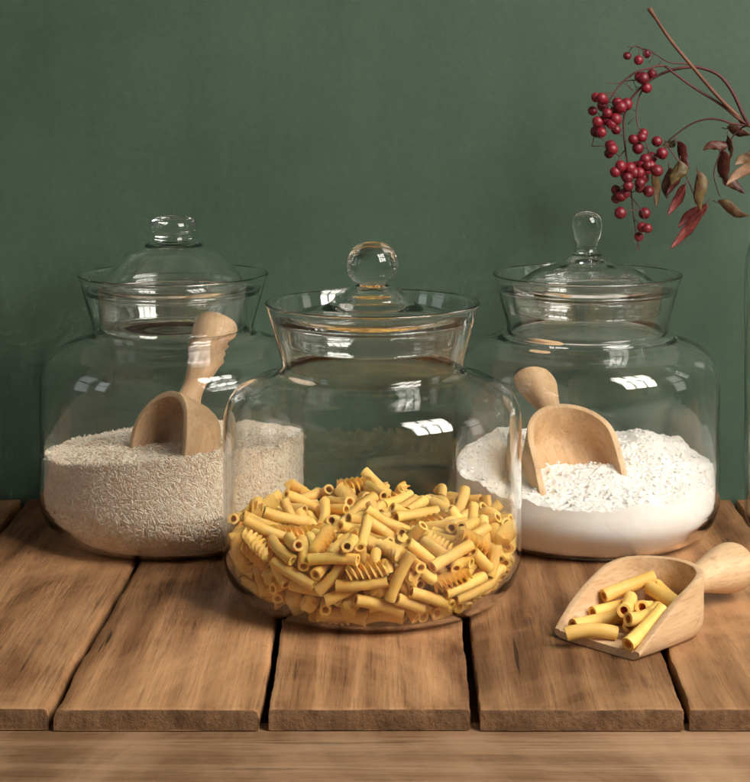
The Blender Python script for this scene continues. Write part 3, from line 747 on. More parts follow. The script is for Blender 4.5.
# settled poses of the pieces: kind, x, y, z, quaternion (jar frame / scoop frame)
JAR_P = [
(3,-0.0021,-0.1013,0.0485,0.705,-0.707,-0.033,-0.046),
(0,-0.0056,-0.1009,0.0393,0.9,-0.431,-0.039,-0.052),
(0,0.0198,-0.0993,0.0441,0.513,-0.155,0.82,0.201),
(0,-0.0247,-0.0969,0.0553,0.465,0.876,-0.126,-0.028),
(0,0.0552,-0.0833,0.0536,0.321,-0.015,0.526,-0.788),
(0,0.006,-0.0958,0.0234,0.487,0.851,0.181,-0.079),
(0,-0.0523,-0.0868,0.0422,0.087,0.299,0.581,0.752),
(0,-0.0615,-0.0251,0.0644,0.973,-0.156,0.121,0.122),
(0,0.0647,-0.0766,0.0314,0.217,0.26,-0.563,-0.754),
(3,-0.0778,-0.0629,0.0556,0.364,0.811,-0.285,-0.36),
(3,-0.0333,-0.0766,0.0612,0.602,0.543,0.214,0.545),
(3,0.0718,-0.0637,0.0577,0.253,0.227,-0.921,0.193),
(0,-0.0195,-0.0846,0.0126,0.037,-0.091,-0.954,0.282),
(1,0.0395,-0.0913,0.0272,0.317,0.115,-0.815,-0.472),
(0,-0.0723,-0.054,0.0629,0.937,-0.273,0.206,0.067),
(0,0.0326,-0.0027,0.0613,0.174,-0.128,0.619,-0.755),
(3,0.0148,-0.083,0.0565,0.504,-0.02,-0.084,0.859),
(0,0.0378,-0.0817,0.0524,0.198,0.316,-0.699,0.61),
(3,0.0554,-0.0845,0.038,0.684,-0.657,-0.271,0.167),
(3,-0.0908,-0.0413,0.0434,0.447,0.359,0.04,0.818),
(1,-0.0618,-0.0766,0.0555,0.613,-0.632,0.43,-0.202),
(0,0.071,-0.0682,0.0248,0.796,-0.484,-0.253,0.261),
(1,-0.0252,-0.0937,0.0431,0.127,-0.396,0.46,0.785),
(3,-0.0786,-0.0556,0.0449,0.016,-0.379,-0.611,-0.695),
(0,0.0109,-0.0166,0.0593,0.973,0.016,0.23,-0.017),
(3,-0.0522,-0.0719,0.0176,0.346,-0.646,-0.264,0.628),
(2,0.0265,-0.0943,0.0241,0.303,0.11,-0.849,-0.419),
(3,0.0953,-0.0337,0.0552,0.719,-0.384,-0.318,0.483),
(0,-0.0546,0.052,0.0565,0.116,0.355,-0.841,0.393),
(0,-0.0059,-0.0678,0.0604,0.745,0.239,-0.273,0.559),
(0,-0.0463,-0.0769,0.0542,0.357,-0.566,-0.713,0.209),
(0,-0.0145,-0.0935,0.0333,0.025,0.225,-0.231,-0.946),
(2,0.0753,-0.0682,0.0465,0.491,-0.713,-0.042,0.498),
(1,-0.0826,-0.0485,0.0205,0.469,-0.125,-0.277,0.829),
(2,0.0437,-0.0732,0.0558,0.068,-0.433,-0.884,-0.163),
(1,0.0084,-0.0834,0.0117,0.092,0.125,0.975,0.161),
(3,-0.0153,0.0793,0.0626,0.105,0.028,-0.135,-0.985),
(3,-0.0111,-0.0848,0.0228,0.643,0.477,0.282,0.529),
(3,-0.0403,-0.0754,0.0202,0.705,-0.246,-0.144,0.649),
(4,0.0631,-0.0824,0.0466,0.601,0.732,0.193,0.255),
(0,-0.0102,0.0237,0.0587,0.31,-0.292,0.867,-0.26),
(0,0.0087,-0.0329,0.0564,0.243,0.188,-0.776,0.55),
(1,-0.0535,-0.0743,0.0598,0.586,0.102,0.195,0.78),
(1,-0.0405,-0.0866,0.0315,0.016,-0.097,-0.677,-0.729),
(1,-0.0367,0.0222,0.0543,0.704,-0.181,-0.45,0.519),
(3,0.0223,-0.0854,0.0443,0.112,0.448,0.785,0.413),
(2,0.0847,-0.0561,0.0426,0.711,-0.299,-0.628,-0.105),
(1,0.0668,0.0559,0.053,0.086,0.537,-0.413,-0.731),
(3,-0.0198,0.0579,0.0583,0.413,0.275,0.225,0.838),
(0,0.0011,0.0611,0.0625,0.416,0.38,0.562,0.606),
(3,0.0412,-0.0092,0.0563,0.979,-0.093,-0.144,0.109),
(3,-0.0584,0.0801,0.0566,0.579,0.693,0.425,-0.06),
(0,0.0178,0.0463,0.0588,0.792,0.424,0.194,0.394),
(0,0.0259,-0.0464,0.0543,0.33,-0.269,0.313,0.849),
(3,-0.0747,-0.0584,0.0299,0.596,-0.535,0.559,-0.214),
(0,-0.0026,-0.0093,0.0599,0.914,0.311,0.125,0.229),
(1,-0.0143,-0.089,0.0628,0.641,-0.18,0.127,-0.735),
(3,-0.0436,-0.0301,0.0551,0.611,0.772,0.134,0.109),
(0,-0.0309,-0.0826,0.0493,0.73,-0.351,-0.406,0.423),
(0,0.0697,-0.0522,0.0572,0.292,0.23,-0.254,-0.893),
(0,0.0685,-0.0409,0.0633,0.81,-0.069,0.032,0.581),
(1,-0.0229,-0.078,0.0576,0.474,-0.273,0.561,-0.621),
(0,0.0885,-0.0346,0.0491,0.234,0.658,0.507,0.505),
(3,0.0494,-0.0644,0.0547,0.729,0.538,-0.162,-0.39),
(0,-0.0257,0.0476,0.0573,0.504,-0.113,0.002,0.856),
(1,-0.0077,-0.0882,0.0515,0.336,-0.553,-0.092,0.757),
(0,-0.0647,-0.0713,0.0429,0.289,0.471,0.316,0.771),
(2,0.0328,0.0376,0.0569,0.889,-0.046,-0.139,0.433),
(1,-0.0291,0.035,0.055,0.39,0.268,0.676,0.565),
(0,-0.0102,-0.0216,0.0555,0.348,-0.109,-0.053,-0.93),
(0,0.0439,-0.0456,0.0567,0.228,-0.002,-0.218,0.949),
(1,-0.0791,-0.0302,0.0621,0.789,0.585,0.15,-0.114),
(3,-0.028,-0.0745,0.0088,0.865,0.495,-0.015,-0.075),
(2,0.0493,-0.0232,0.0579,0.802,0.579,-0.14,-0.049),
(0,0.0266,-0.0844,0.0511,0.5,-0.128,-0.305,0.8),
(0,0.0036,0.0911,0.0588,0.395,0.094,-0.497,0.767),
(1,-0.091,-0.0358,0.0338,0.346,0.288,0.158,0.879),
(0,0.0709,0.0702,0.0542,0.342,0.18,0.535,0.751),
(4,0.0033,-0.0881,0.0528,0.027,0.683,-0.728,-0.052),
(0,-0.0575,-0.0057,0.0568,0.295,0.414,-0.09,0.857),
(0,0.0609,-0.0353,0.0621,0.32,-0.489,0.605,-0.541),
(4,0.0383,-0.0884,0.0419,0.472,-0.755,0.447,-0.082),
(0,0.0736,-0.0077,0.0583,0.658,0.325,0.084,0.674),
(3,0.0109,-0.0862,0.0318,0.008,0.867,0.485,-0.112),
(2,0.0986,-0.0227,0.0471,0.299,-0.722,-0.608,0.138),
(0,0.0562,0.0137,0.0585,0.184,0.885,-0.352,-0.245),
(1,0.0232,-0.0882,0.0327,0.551,-0.697,0.112,0.444),
(0,-0.0582,0.0682,0.0542,0.948,0.134,-0.025,0.287),
(3,-0.0785,-0.0042,0.0622,0.904,-0.363,0.224,0.027),
(3,-0.0692,-0.0429,0.0584,0.036,0.173,-0.984,0.014),
(3,-0.0649,-0.0596,0.0323,0.832,0.01,0.142,0.537),
(2,0.0629,-0.0063,0.0585,0.578,-0.687,0.214,0.384),
(0,-0.0306,-0.0766,0.0235,0.682,0.22,-0.016,-0.697),
(4,0.0876,-0.0482,0.0286,0.268,-0.821,-0.381,-0.33),
(1,-0.0406,0.0816,0.0563,0.785,-0.258,0.001,-0.564),
(1,-0.0917,-0.0162,0.0568,0.37,-0.115,0.918,0.088),
(1,0.0964,-0.0256,0.038,0.563,0.56,0.35,0.497),
(3,-0.0008,-0.0592,0.0546,0.159,0.487,0.824,0.244),
(4,0.0518,0.0829,0.0554,0.099,-0.605,-0.76,0.216),
(3,-0.0789,0.0195,0.06,0.628,-0.229,0.338,-0.663),
(1,-0.0585,-0.0683,0.0318,0.738,-0.451,-0.348,0.362),
(1,-0.0591,-0.0632,0.025,0.37,-0.397,0.728,-0.418),
(0,-0.1004,-0.0033,0.0578,0.715,0.03,-0.185,-0.673),
(1,0.0228,-0.0769,0.0183,0.065,-0.459,-0.831,-0.306),
(0,0.0806,-0.0412,0.0139,0.734,-0.478,-0.304,0.374),
(4,0.0876,0.0209,0.0533,0.128,0.253,0.945,0.161),
(0,0.0795,-0.0054,0.0529,0.383,-0.09,0.461,0.795),
(4,0.0767,-0.0591,0.0172,0.192,-0.397,0.819,-0.368),
(2,0.0226,0.0105,0.0589,0.299,-0.142,-0.339,-0.881),
(0,0.0805,-0.0307,0.0541,0.646,0.262,-0.007,0.717),
(0,-0.0647,0.0373,0.0559,0.318,0.174,0.52,0.774),
(0,-0.0961,-0.0216,0.0333,0.434,0.675,-0.188,-0.567),
(3,0.0169,-0.0531,0.0482,0.197,-0.84,0.172,-0.476),
(2,0.0266,0.0432,0.0566,0.866,0.21,0.009,0.454),
(0,-0.0276,0.021,0.0506,0.378,0.672,0.621,0.139),
(0,-0.0576,-0.0547,0.0111,0.908,-0.411,0.07,0.033),
(1,-0.0429,-0.0811,0.0432,0.282,-0.122,-0.797,0.521),
(3,0.0304,-0.0742,0.0212,0.471,-0.041,-0.37,0.8),
(0,0.0888,0.0479,0.0446,0.492,-0.471,-0.626,-0.379),
(0,0.0359,-0.0669,0.0183,0.427,-0.163,-0.643,0.614),
(0,0.0449,-0.069,0.0237,0.118,0.448,0.745,0.481),
(0,0.0854,0.0294,0.0486,0.624,0.665,-0.119,0.392),
(0,-0.0407,-0.0622,0.053,0.577,-0.296,-0.479,0.592),
(1,0.0291,-0.0272,0.0524,0.737,0.512,0.375,0.233),
(1,0.0549,0.072,0.052,0.876,0.345,-0.168,-0.293),
(0,0.0051,-0.0485,0.0544,0.764,-0.374,0.152,-0.503),
(3,0.0591,-0.0651,0.0445,0.027,0.948,-0.301,-0.097),
(0,-0.0042,0.0176,0.0563,0.908,-0.032,-0.095,0.407),
(1,0.0635,-0.0532,0.0206,0.088,0.625,0.489,0.602),
(0,-0.0306,-0.0506,0.057,0.448,0.032,0.171,0.877),
(0,0.0027,0.0022,0.0541,0.584,0.517,-0.035,-0.624),
(2,-0.0808,-0.0414,0.0139,0.845,-0.236,0.181,-0.445),
(3,0.0469,-0.0608,0.016,0.567,-0.136,-0.483,0.653),
(0,0.0886,0.011,0.0532,0.236,-0.156,-0.3,0.911),
(0,-0.0853,-0.023,0.0549,0.858,0.478,-0.097,0.162),
(3,-0.0035,-0.0268,0.053,0.522,-0.781,-0.237,0.247),
(0,-0.0693,-0.055,0.0227,0.008,-0.562,-0.738,-0.373),
(1,-0.0831,0.0583,0.0544,0.459,-0.08,0.361,-0.808),
(0,0.0587,-0.0435,0.0534,0.162,-0.201,-0.961,0.101),
(0,0.0556,-0.0587,0.0208,0.136,0.594,0.676,0.414),
(4,0.0517,0.0594,0.0519,0.174,0.885,-0.389,-0.189),
(3,0.0245,0.0815,0.0497,0.619,-0.26,-0.695,0.259),
(0,-0.0468,-0.0033,0.0488,0.455,-0.244,-0.856,-0.04),
(2,-0.0369,0.0306,0.0488,0.408,-0.275,-0.858,0.15),
(3,0.0122,0.0654,0.0534,0.957,0.135,-0.254,0.037),
(1,-0.0256,-0.0061,0.0513,0.35,0.718,0.483,0.36),
(1,0.086,-0.0326,0.032,0.24,0.51,0.532,0.632),
(0,0.0992,-0.0036,0.0335,0.449,0.571,0.466,0.506),
(0,-0.0398,0.0202,0.0445,0.042,-0.45,-0.79,-0.414),
(0,-0.0885,0.0071,0.0592,0.726,-0.197,-0.357,0.553),
(0,-0.0008,-0.079,0.0473,0.22,-0.537,-0.767,0.275),
(0,-0.0212,-0.0747,0.0174,0.447,-0.564,-0.3,0.626),
(2,0.0088,-0.0865,0.0203,0.746,0.652,0.029,0.135),
(3,0.0252,-0.0733,0.0311,0.302,0.142,0.343,0.878),
(0,0.0265,-0.067,0.0148,0.412,-0.169,-0.598,0.667),
(0,0.0953,0.0005,0.0488,0.271,-0.567,-0.416,0.658),
(0,-0.0074,0.0621,0.0578,0.47,0.466,0.635,0.398),
(0,0.024,-0.0765,0.0386,0.343,-0.285,-0.698,0.561),
(1,0.0769,0.0476,0.0445,0.25,0.828,-0.312,0.393),
(0,0.0018,-0.0782,0.0208,0.135,0.6,-0.592,0.52),
(4,0.0729,0.0281,0.0504,0.091,-0.13,0.859,-0.486),
(2,0.0917,-0.0238,0.0307,0.263,0.513,0.483,0.66),
(2,0.013,0.0259,0.0554,0.832,-0.346,-0.169,0.399),
(3,-0.0893,-0.0138,0.0272,0.012,0.976,-0.173,-0.134),
(0,0.04,-0.0692,0.0377,0.125,0.079,0.403,0.903),
(3,-0.0902,0.0264,0.0556,0.505,0.114,-0.129,-0.846),
(0,0.0559,-0.0697,0.0283,0.201,-0.336,0.64,-0.661),
(4,0.0573,-0.0153,0.0552,0.02,0.99,0.091,0.108),
(0,0.0793,-0.0337,0.0265,0.56,0.08,-0.268,0.78),
(2,0.0096,0.0754,0.054,0.227,0.29,-0.13,0.92),
(4,0.0109,-0.0883,0.0453,0.074,-0.787,0.607,-0.08),
(3,0.0001,-0.0616,0.0205,0.663,0.509,0.056,0.546),
(2,-0.0103,0.0938,0.055,0.761,0.164,0.238,0.581),
(1,0.0173,-0.0604,0.0092,0.413,-0.322,-0.578,0.626),
(0,-0.0227,-0.0841,0.0395,0.104,-0.307,-0.589,0.741),
(0,0.0213,-0.0019,0.0546,0.724,0.599,0.142,0.312),
(3,-0.0122,0.0325,0.0526,0.649,0.529,0.073,0.542),
(2,0.0466,0.053,0.0524,0.444,-0.041,-0.494,0.746),
(4,-0.0531,-0.0596,0.0472,0.138,-0.727,-0.664,0.108),
(1,-0.0264,-0.0656,0.0439,0.673,-0.541,-0.331,0.381),
(3,-0.0175,-0.0696,0.0494,0.132,-0.77,-0.624,0.012),
(3,0.0104,0.0992,0.0453,0.812,-0.094,0.575,0.035),
(4,0.0552,-0.057,0.0068,0.049,0.966,-0.247,0.06),
(4,-0.0602,-0.0613,0.0491,0.001,-0.732,0.622,-0.277),
(0,-0.0289,-0.056,0.0092,0.227,-0.145,0.599,-0.754),
(2,-0.0531,0.0629,0.0505,0.818,-0.467,-0.144,0.304),
(1,-0.0685,0.0156,0.057,0.26,0.493,0.794,0.243),
(2,0.0883,-0.0198,0.0158,0.073,0.456,0.685,-0.564),
(0,-0.0613,-0.0471,0.0473,0.267,-0.175,-0.129,-0.939),
(4,0.0595,0.042,0.0488,0.296,0.792,-0.354,-0.401),
(1,-0.0387,0.0021,0.0434,0.457,0.095,-0.641,0.609),
(1,-0.0985,0.0021,0.0475,0.677,0.298,-0.406,-0.537),
(1,0.0721,-0.0586,0.0407,0.712,-0.533,-0.436,0.136),
(0,0.0313,-0.0746,0.043,0.183,0.347,0.538,0.746),
(1,-0.0807,0.0443,0.0476,0.361,-0.326,-0.135,0.863),
(3,-0.0841,-0.0267,0.0325,0.128,0.805,-0.393,-0.425),
(1,-0.0347,0.0841,0.0511,0.569,0.058,0.293,0.766),
(1,-0.015,0.0641,0.0498,0.177,0.542,0.44,0.694),
(3,-0.0145,-0.0159,0.0508,0.895,-0.2,-0.132,0.376),
(1,-0.016,-0.0732,0.0312,0.791,-0.461,-0.276,0.292),
(4,-0.0489,-0.0126,0.0544,0.345,0.05,-0.913,-0.213),
(0,0.0048,-0.0548,0.0466,0.483,-0.004,0.18,0.857),
(2,0.0394,-0.07,0.0486,0.293,0.181,-0.879,-0.329),
(0,-0.0495,-0.0203,0.052,0.881,0.446,0.158,-0.027),
(4,0.0536,0.0414,0.0537,0.008,-0.392,-0.848,-0.357),
(1,0.0887,0.0203,0.0468,0.266,0.01,0.729,-0.631),
(4,0.0081,-0.0811,0.0378,0.318,0.911,0.219,0.143),
(3,-0.0541,-0.045,0.0181,0.423,-0.312,-0.473,0.707),
(1,-0.0245,-0.0464,0.0521,0.336,-0.114,0.209,0.911),
(2,0.0721,0.0415,0.0489,0.491,0.067,0.837,0.231),
(0,-0.0916,-0.0146,0.0167,0.634,-0.083,-0.125,0.759),
(0,0.076,-0.0423,0.041,0.172,0.315,-0.804,-0.474),
(0,-0.0408,0.0787,0.0473,0.578,-0.222,0.005,0.785),
(0,0.0468,-0.0419,0.0353,0.023,0.016,-0.684,-0.729),
(2,-0.0741,-0.0237,0.0181,0.919,0.258,0.071,0.29),
(0,0.0581,-0.0248,0.051,0.085,-0.165,-0.577,0.795),
(3,0.0442,-0.0592,0.0364,0.614,0.767,-0.087,-0.164),
(0,0.0608,0.061,0.0446,0.317,0.882,0.296,0.184),
(0,0.0841,-0.0065,0.0268,0.115,0.099,-0.135,0.979),
(0,0.0184,0.0876,0.0428,0.587,0.452,0.028,0.672),
(1,0.0859,-0.0043,0.047,0.178,-0.443,-0.636,0.606),
(0,-0.0771,-0.0412,0.0433,0.862,0.296,0.377,-0.166),
(0,-0.045,0.0124,0.0437,0.364,0.292,-0.347,0.814),
(0,-0.0147,-0.063,0.04,0.683,0.603,0.203,0.358),
(0,0.0093,0.0097,0.0498,0.853,0.265,-0.211,0.397),
(3,0.0623,-0.0432,0.0434,0.055,0.303,-0.827,-0.471),
(4,-0.0652,-0.0145,0.0518,0.054,0.976,0.049,-0.203),
(0,0.0255,-0.0514,0.0371,0.485,0.352,0.72,-0.35),
(1,0.0358,-0.0708,0.0264,0.466,0.065,-0.211,0.857),
(1,0.0588,0.0214,0.0475,0.694,0.713,-0.083,0.055),
(0,-0.0205,-0.058,0.0359,0.682,-0.644,-0.237,0.254),
(4,0.016,0.0043,0.0495,0.126,-0.331,0.935,-0.028),
(4,0.0762,-0.0515,0.0313,0.098,-0.438,0.862,0.237),
(0,0.0332,-0.054,0.017,0.339,0.442,0.236,0.796),
(4,0.0361,0.0655,0.0507,0.137,-0.913,-0.382,0.036),
(0,-0.0136,0.0382,0.0439,0.57,-0.799,0.188,-0.028),
(0,-0.0387,-0.067,0.0428,0.499,0.686,0.178,0.499),
(1,0.0066,-0.0688,0.0258,0.477,-0.117,-0.64,0.59),
(4,-0.0975,0.0049,0.0219,0.03,-0.617,0.723,-0.308),
(0,0.0436,0.0433,0.0494,0.443,0.067,0.037,0.893),
(0,0.0261,-0.0328,0.0331,0.133,0.465,-0.451,-0.75),
(1,-0.0461,-0.0419,0.0493,0.361,0.011,-0.468,-0.807),
(0,-0.0029,-0.0774,0.0344,0.512,0.825,0.18,0.157),
(2,0.094,-0.0029,0.0178,0.776,0.147,-0.065,0.61),
(0,0.0102,-0.0627,0.015,0.506,0.261,0.217,0.793),
(0,0.071,-0.0405,0.0093,0.803,0.383,0.185,0.418),
(0,-0.0744,-0.034,0.052,0.856,0.481,0.108,-0.157),
(3,-0.067,0.0737,0.0413,0.544,0.346,-0.673,0.363),
(0,0.019,-0.0209,0.046,0.278,0.155,-0.72,-0.617),
(4,0.0025,0.0516,0.0514,0.153,0.85,0.496,0.09),
(0,-0.0135,0.0815,0.0454,0.539,0.771,-0.118,0.319),
(0,-0.0783,-0.019,0.0487,0.421,0.866,-0.264,-0.053),
(3,-0.0317,-0.0509,0.0263,0.507,0.789,0.314,0.147),
(2,-0.0128,-0.0634,0.0256,0.882,-0.074,-0.16,0.436)]
JAR_REST = [
(1,-0.0207,-0.0024,0.0122,0.425,0.008,-0.172,0.889),
(0,-0.0562,0.0491,0.0106,0.056,-0.013,-0.723,0.689),
(1,-0.0775,-0.0131,0.0092,0.858,0.046,0.078,0.505),
(0,0.029,-0.019,0.0107,0.944,0.31,0.044,0.099),
(2,0.0503,0.007,0.0101,0.701,-0.496,-0.276,0.431),
(0,0.0341,0.0606,0.0092,0.516,0.007,-0.004,0.857),
(2,-0.0146,0.084,0.0105,0.121,0.059,-0.274,-0.952),
(0,0.0109,0.0093,0.0116,0.17,0.531,0.795,0.239),
(0,-0.0672,0.0245,0.0101,0.042,0.035,0.191,0.98),
(0,-0.0575,-0.0373,0.0092,0.952,-0.305,-0.012,0.019),
(0,0.0292,-0.0422,0.0102,0.656,-0.636,0.309,-0.265),
(0,0.043,-0.0257,0.0102,0.739,0.67,0.063,0.026),
(1,0.0472,0.0235,0.0099,0.714,-0.696,0.071,-0.033),
(0,0.045,0.0589,0.009,0.388,-0.338,-0.567,0.643),
(0,0.015,0.0737,0.0094,0.452,0.041,0.007,0.891),
(0,-0.0493,0.0643,0.0113,0.006,-0.1,-0.34,-0.935),
(1,0.0207,0.0085,0.012,0.033,0.563,0.824,0.045),
(0,-0.0473,-0.0179,0.0106,0.026,-0.997,-0.069,-0.021),
(0,0.0199,-0.0476,0.0103,0.446,0.19,0.236,0.842),
(2,0.0517,-0.041,0.0092,0.112,0.446,0.841,0.285),
(0,0.0571,0.0016,0.0097,0.609,0.607,0.373,0.349),
(0,0.0331,0.0375,0.0148,0.498,0.683,0.329,0.421),
(2,0.0176,0.084,0.0118,0.439,-0.005,-0.322,0.839),
(2,-0.0278,0.0875,0.0149,0.474,-0.865,-0.15,0.065),
(0,-0.0613,0.0408,0.01,0.054,0.024,-0.179,0.982),
(3,0.0333,0.0045,0.0127,0.138,-0.529,-0.803,0.238),
(0,-0.0421,-0.0455,0.0098,0.014,-0.03,0.941,0.337),
(0,0.0375,-0.0328,0.0168,0.503,-0.152,-0.636,0.565),
(0,0.0484,-0.0119,0.0188,0.279,-0.958,-0.072,0.001),
(4,0.045,0.0385,0.0075,0.057,0.994,-0.091,-0.026),
(0,0.022,0.0519,0.0141,0.878,-0.139,-0.21,0.406),
(4,-0.0045,0.0784,0.0066,0.0,-0.254,0.964,0.075),
(0,-0.0849,0.0481,0.0243,0.851,-0.044,-0.077,0.518),
(0,-0.0712,-0.0189,0.0091,0.861,-0.053,-0.014,0.505),
(0,0.0024,0.0065,0.0113,0.436,0.339,0.499,0.668),
(2,0.0029,-0.0464,0.0103,0.445,0.622,0.514,0.388),
(4,0.0302,-0.0354,0.0171,0.206,0.345,0.737,0.544),
(1,0.0649,-0.0236,0.0161,0.789,-0.571,-0.015,0.226),
(0,0.0466,0.0188,0.0188,0.295,0.835,-0.435,-0.164),
(4,0.03,0.0493,0.0143,0.059,0.898,0.435,0.023),
(3,0.0087,0.0651,0.0111,0.146,0.875,-0.458,-0.061),
(2,-0.0068,0.0553,0.0098,0.258,-0.396,-0.7,0.535),
(0,-0.0899,0.0207,0.0157,0.606,-0.161,0.209,-0.75),
(0,-0.0529,-0.0277,0.0097,0.016,0.074,-0.802,-0.593),
(0,0.0009,0.0253,0.0193,0.009,-0.584,-0.812,0.015),
(0,0.054,-0.0183,0.0147,0.953,0.183,0.211,0.114),
(0,0.043,0.0377,0.0211,0.805,0.49,0.102,-0.319),
(0,0.0564,0.0563,0.0088,0.412,0.258,0.416,0.768),
(1,0.0199,0.0834,0.0207,0.48,-0.678,-0.502,0.243),
(3,-0.0385,0.0743,0.0126,0.054,-0.083,-0.541,-0.835),
(0,-0.0652,0.0329,0.0101,0.051,0.027,-0.098,0.994),
(4,-0.0679,-0.0425,0.0132,0.187,-0.322,-0.795,-0.478),
(0,-0.0169,-0.0376,0.0142,0.83,0.141,0.226,0.489),
(3,-0.0163,0.0208,0.0185,0.496,0.124,-0.396,0.762),
(0,0.0546,-0.038,0.0166,0.757,-0.6,-0.018,0.257),
(1,0.0651,0.0203,0.0163,0.301,-0.123,-0.773,-0.544),
(0,0.0139,0.0356,0.0212,0.582,-0.72,0.183,0.33),
(2,0.0199,0.0631,0.0193,0.268,0.775,0.572,0.025),
(1,0.0011,0.0583,0.0107,0.051,0.469,0.881,0.036),
(4,-0.0516,0.0567,0.0065,0.013,-0.998,0.058,0.011),
(0,-0.079,0.0042,0.0091,0.639,-0.521,-0.328,0.462),
(1,-0.0057,-0.0447,0.0102,0.552,-0.513,-0.46,0.469),
(0,-0.0199,0.0094,0.0166,0.242,-0.344,-0.888,0.185),
(4,0.0656,-0.0005,0.007,0.005,0.86,0.51,-0.014),
(0,0.0587,0.0387,0.0143,0.326,0.044,-0.469,0.819),
(1,0.0142,0.046,0.0204,0.734,0.638,-0.053,0.225),
(4,-0.0254,0.0781,0.0177,0.478,0.874,0.018,-0.081),
(0,-0.0734,0.0605,0.0193,0.752,0.433,0.135,0.477),
(4,-0.0856,0.0133,0.0085,0.139,-0.793,-0.575,0.146),
(1,-0.0269,-0.029,0.0104,0.23,0.239,-0.653,-0.681),
(1,0.0283,0.0292,0.021,0.333,0.406,0.567,0.634),
(4,0.0752,0.0384,0.0094,0.162,-0.432,-0.819,0.342),
(2,0.0654,0.0667,0.0181,0.405,-0.866,-0.018,-0.294),
(2,0.0006,0.0856,0.0179,0.215,0.513,0.828,0.074),
(0,-0.0162,0.0549,0.0137,0.261,-0.246,-0.29,0.887),
(3,-0.0893,0.0259,0.0301,0.219,0.246,-0.85,0.412),
(0,-0.0301,-0.0239,0.0182,0.886,0.36,0.125,0.264),
(3,0.0731,-0.0091,0.0182,0.268,0.588,-0.635,0.423),
(0,0.0101,-0.0146,0.0111,0.092,-0.135,0.802,-0.575),
(0,0.0498,0.0533,0.0174,0.235,0.02,-0.081,0.968),
(1,0.0334,0.0778,0.0164,0.233,-0.392,-0.636,0.622),
(0,-0.0152,0.0452,0.0102,0.225,-0.178,-0.577,0.765),
(0,-0.0556,0.0098,0.0096,0.166,-0.083,0.566,-0.803),
(1,-0.0653,-0.0292,0.0175,0.24,0.176,-0.525,-0.797),
(3,-0.0187,-0.0286,0.0216,0.104,0.302,-0.739,-0.594),
(0,0.0089,-0.0368,0.0212,0.75,0.421,-0.1,-0.501),
(1,0.0703,-0.0243,0.0228,0.047,0.188,-0.806,0.56),
(0,0.0659,0.0103,0.0179,0.866,0.368,0.282,-0.187),
(4,-0.0054,0.0104,0.017,0.389,-0.576,-0.697,0.177),
(0,0.0426,0.0834,0.0172,0.283,-0.139,-0.652,0.69),
(0,-0.0072,0.0806,0.0194,0.164,-0.503,-0.816,0.233),
(2,-0.0728,0.0438,0.024,0.226,-0.239,-0.454,-0.828),
(0,-0.0024,-0.0331,0.0185,0.59,-0.747,0.016,0.306),
(3,0.0423,-0.0311,0.029,0.261,0.091,0.042,-0.96),
(0,0.0827,0.0183,0.0144,0.485,-0.134,-0.314,0.805),
(4,0.0675,0.0545,0.0143,0.885,-0.018,-0.014,-0.465),
(3,-0.0002,-0.0029,0.0206,0.034,0.284,-0.876,-0.389),
(0,-0.0309,0.0932,0.0321,0.036,-0.424,0.491,0.76),
(2,-0.0365,0.0404,0.0099,0.291,-0.394,0.689,-0.534),
(1,-0.0345,0.0238,0.0103,0.004,0.017,-0.692,-0.722),
(2,-0.0428,-0.0492,0.0179,0.353,-0.49,-0.667,0.437),
(2,-0.0057,-0.065,0.0092,0.279,0.944,0.163,0.062),
(0,0.0805,0.0057,0.0176,0.162,-0.54,-0.813,-0.143),
(0,0.0892,0.0255,0.0168,0.794,-0.172,0.091,-0.576),
(1,0.0567,0.0469,0.0252,0.45,-0.368,-0.605,0.543),
(0,0.0225,-0.0196,0.0202,0.026,-0.829,-0.556,0.05),
(3,-0.0184,0.0346,0.0125,0.082,-0.253,-0.885,0.381),
(1,-0.0863,0.0165,0.0232,0.24,-0.123,-0.594,-0.758),
(3,-0.0425,-0.0054,0.0123,0.967,0.205,0.026,0.151),
(0,0.0599,-0.001,0.0194,0.388,-0.916,-0.099,0.028),
(0,0.0357,0.0122,0.0259,0.252,0.849,0.004,-0.465),
(2,0.0732,0.0482,0.0203,0.835,0.476,0.184,-0.204),
(3,0.0031,0.0931,0.0255,0.822,-0.539,0.113,-0.144),
(0,0.0188,-0.0024,0.0211,0.127,0.291,-0.774,-0.548),
(0,-0.0503,0.0364,0.0187,0.295,-0.956,0.0,0.001),
(2,-0.0017,-0.0469,0.0247,0.256,0.729,0.532,-0.348),
(1,0.0487,0.0018,0.0255,0.593,-0.803,-0.041,-0.048),
(2,0.0653,0.0581,0.0201,0.168,-0.017,0.69,0.704),
(2,0.0175,0.0811,0.0284,0.874,-0.351,-0.271,0.196),
(0,-0.0408,0.0821,0.0287,0.016,0.055,0.375,0.925),
(0,0.0119,0.0207,0.0184,0.309,-0.486,-0.634,0.516),
(0,-0.0383,-0.0376,0.0266,0.638,-0.546,-0.371,0.397),
(2,0.0859,0.0138,0.0229,0.405,-0.479,-0.605,0.491),
(0,0.0651,0.0286,0.0237,0.009,0.016,0.374,-0.927),
(2,0.0585,0.0701,0.0241,0.577,0.317,0.551,0.512),
(4,-0.0296,0.0943,0.0252,0.888,-0.067,-0.391,0.235),
(1,-0.0534,0.0679,0.0215,0.686,-0.528,0.397,-0.305),
(0,0.0018,0.0257,0.0278,0.708,0.699,0.101,-0.027),
(4,0.0873,-0.0129,0.0198,0.389,0.231,0.876,0.165),
(1,0.0786,0.041,0.0271,0.625,0.641,0.433,0.107),
(1,0.069,0.0732,0.031,0.079,-0.356,-0.875,0.319),
(0,0.0085,0.0583,0.0242,0.646,-0.021,0.18,0.742),
(1,-0.0534,0.0507,0.0183,0.623,-0.737,0.168,-0.203),
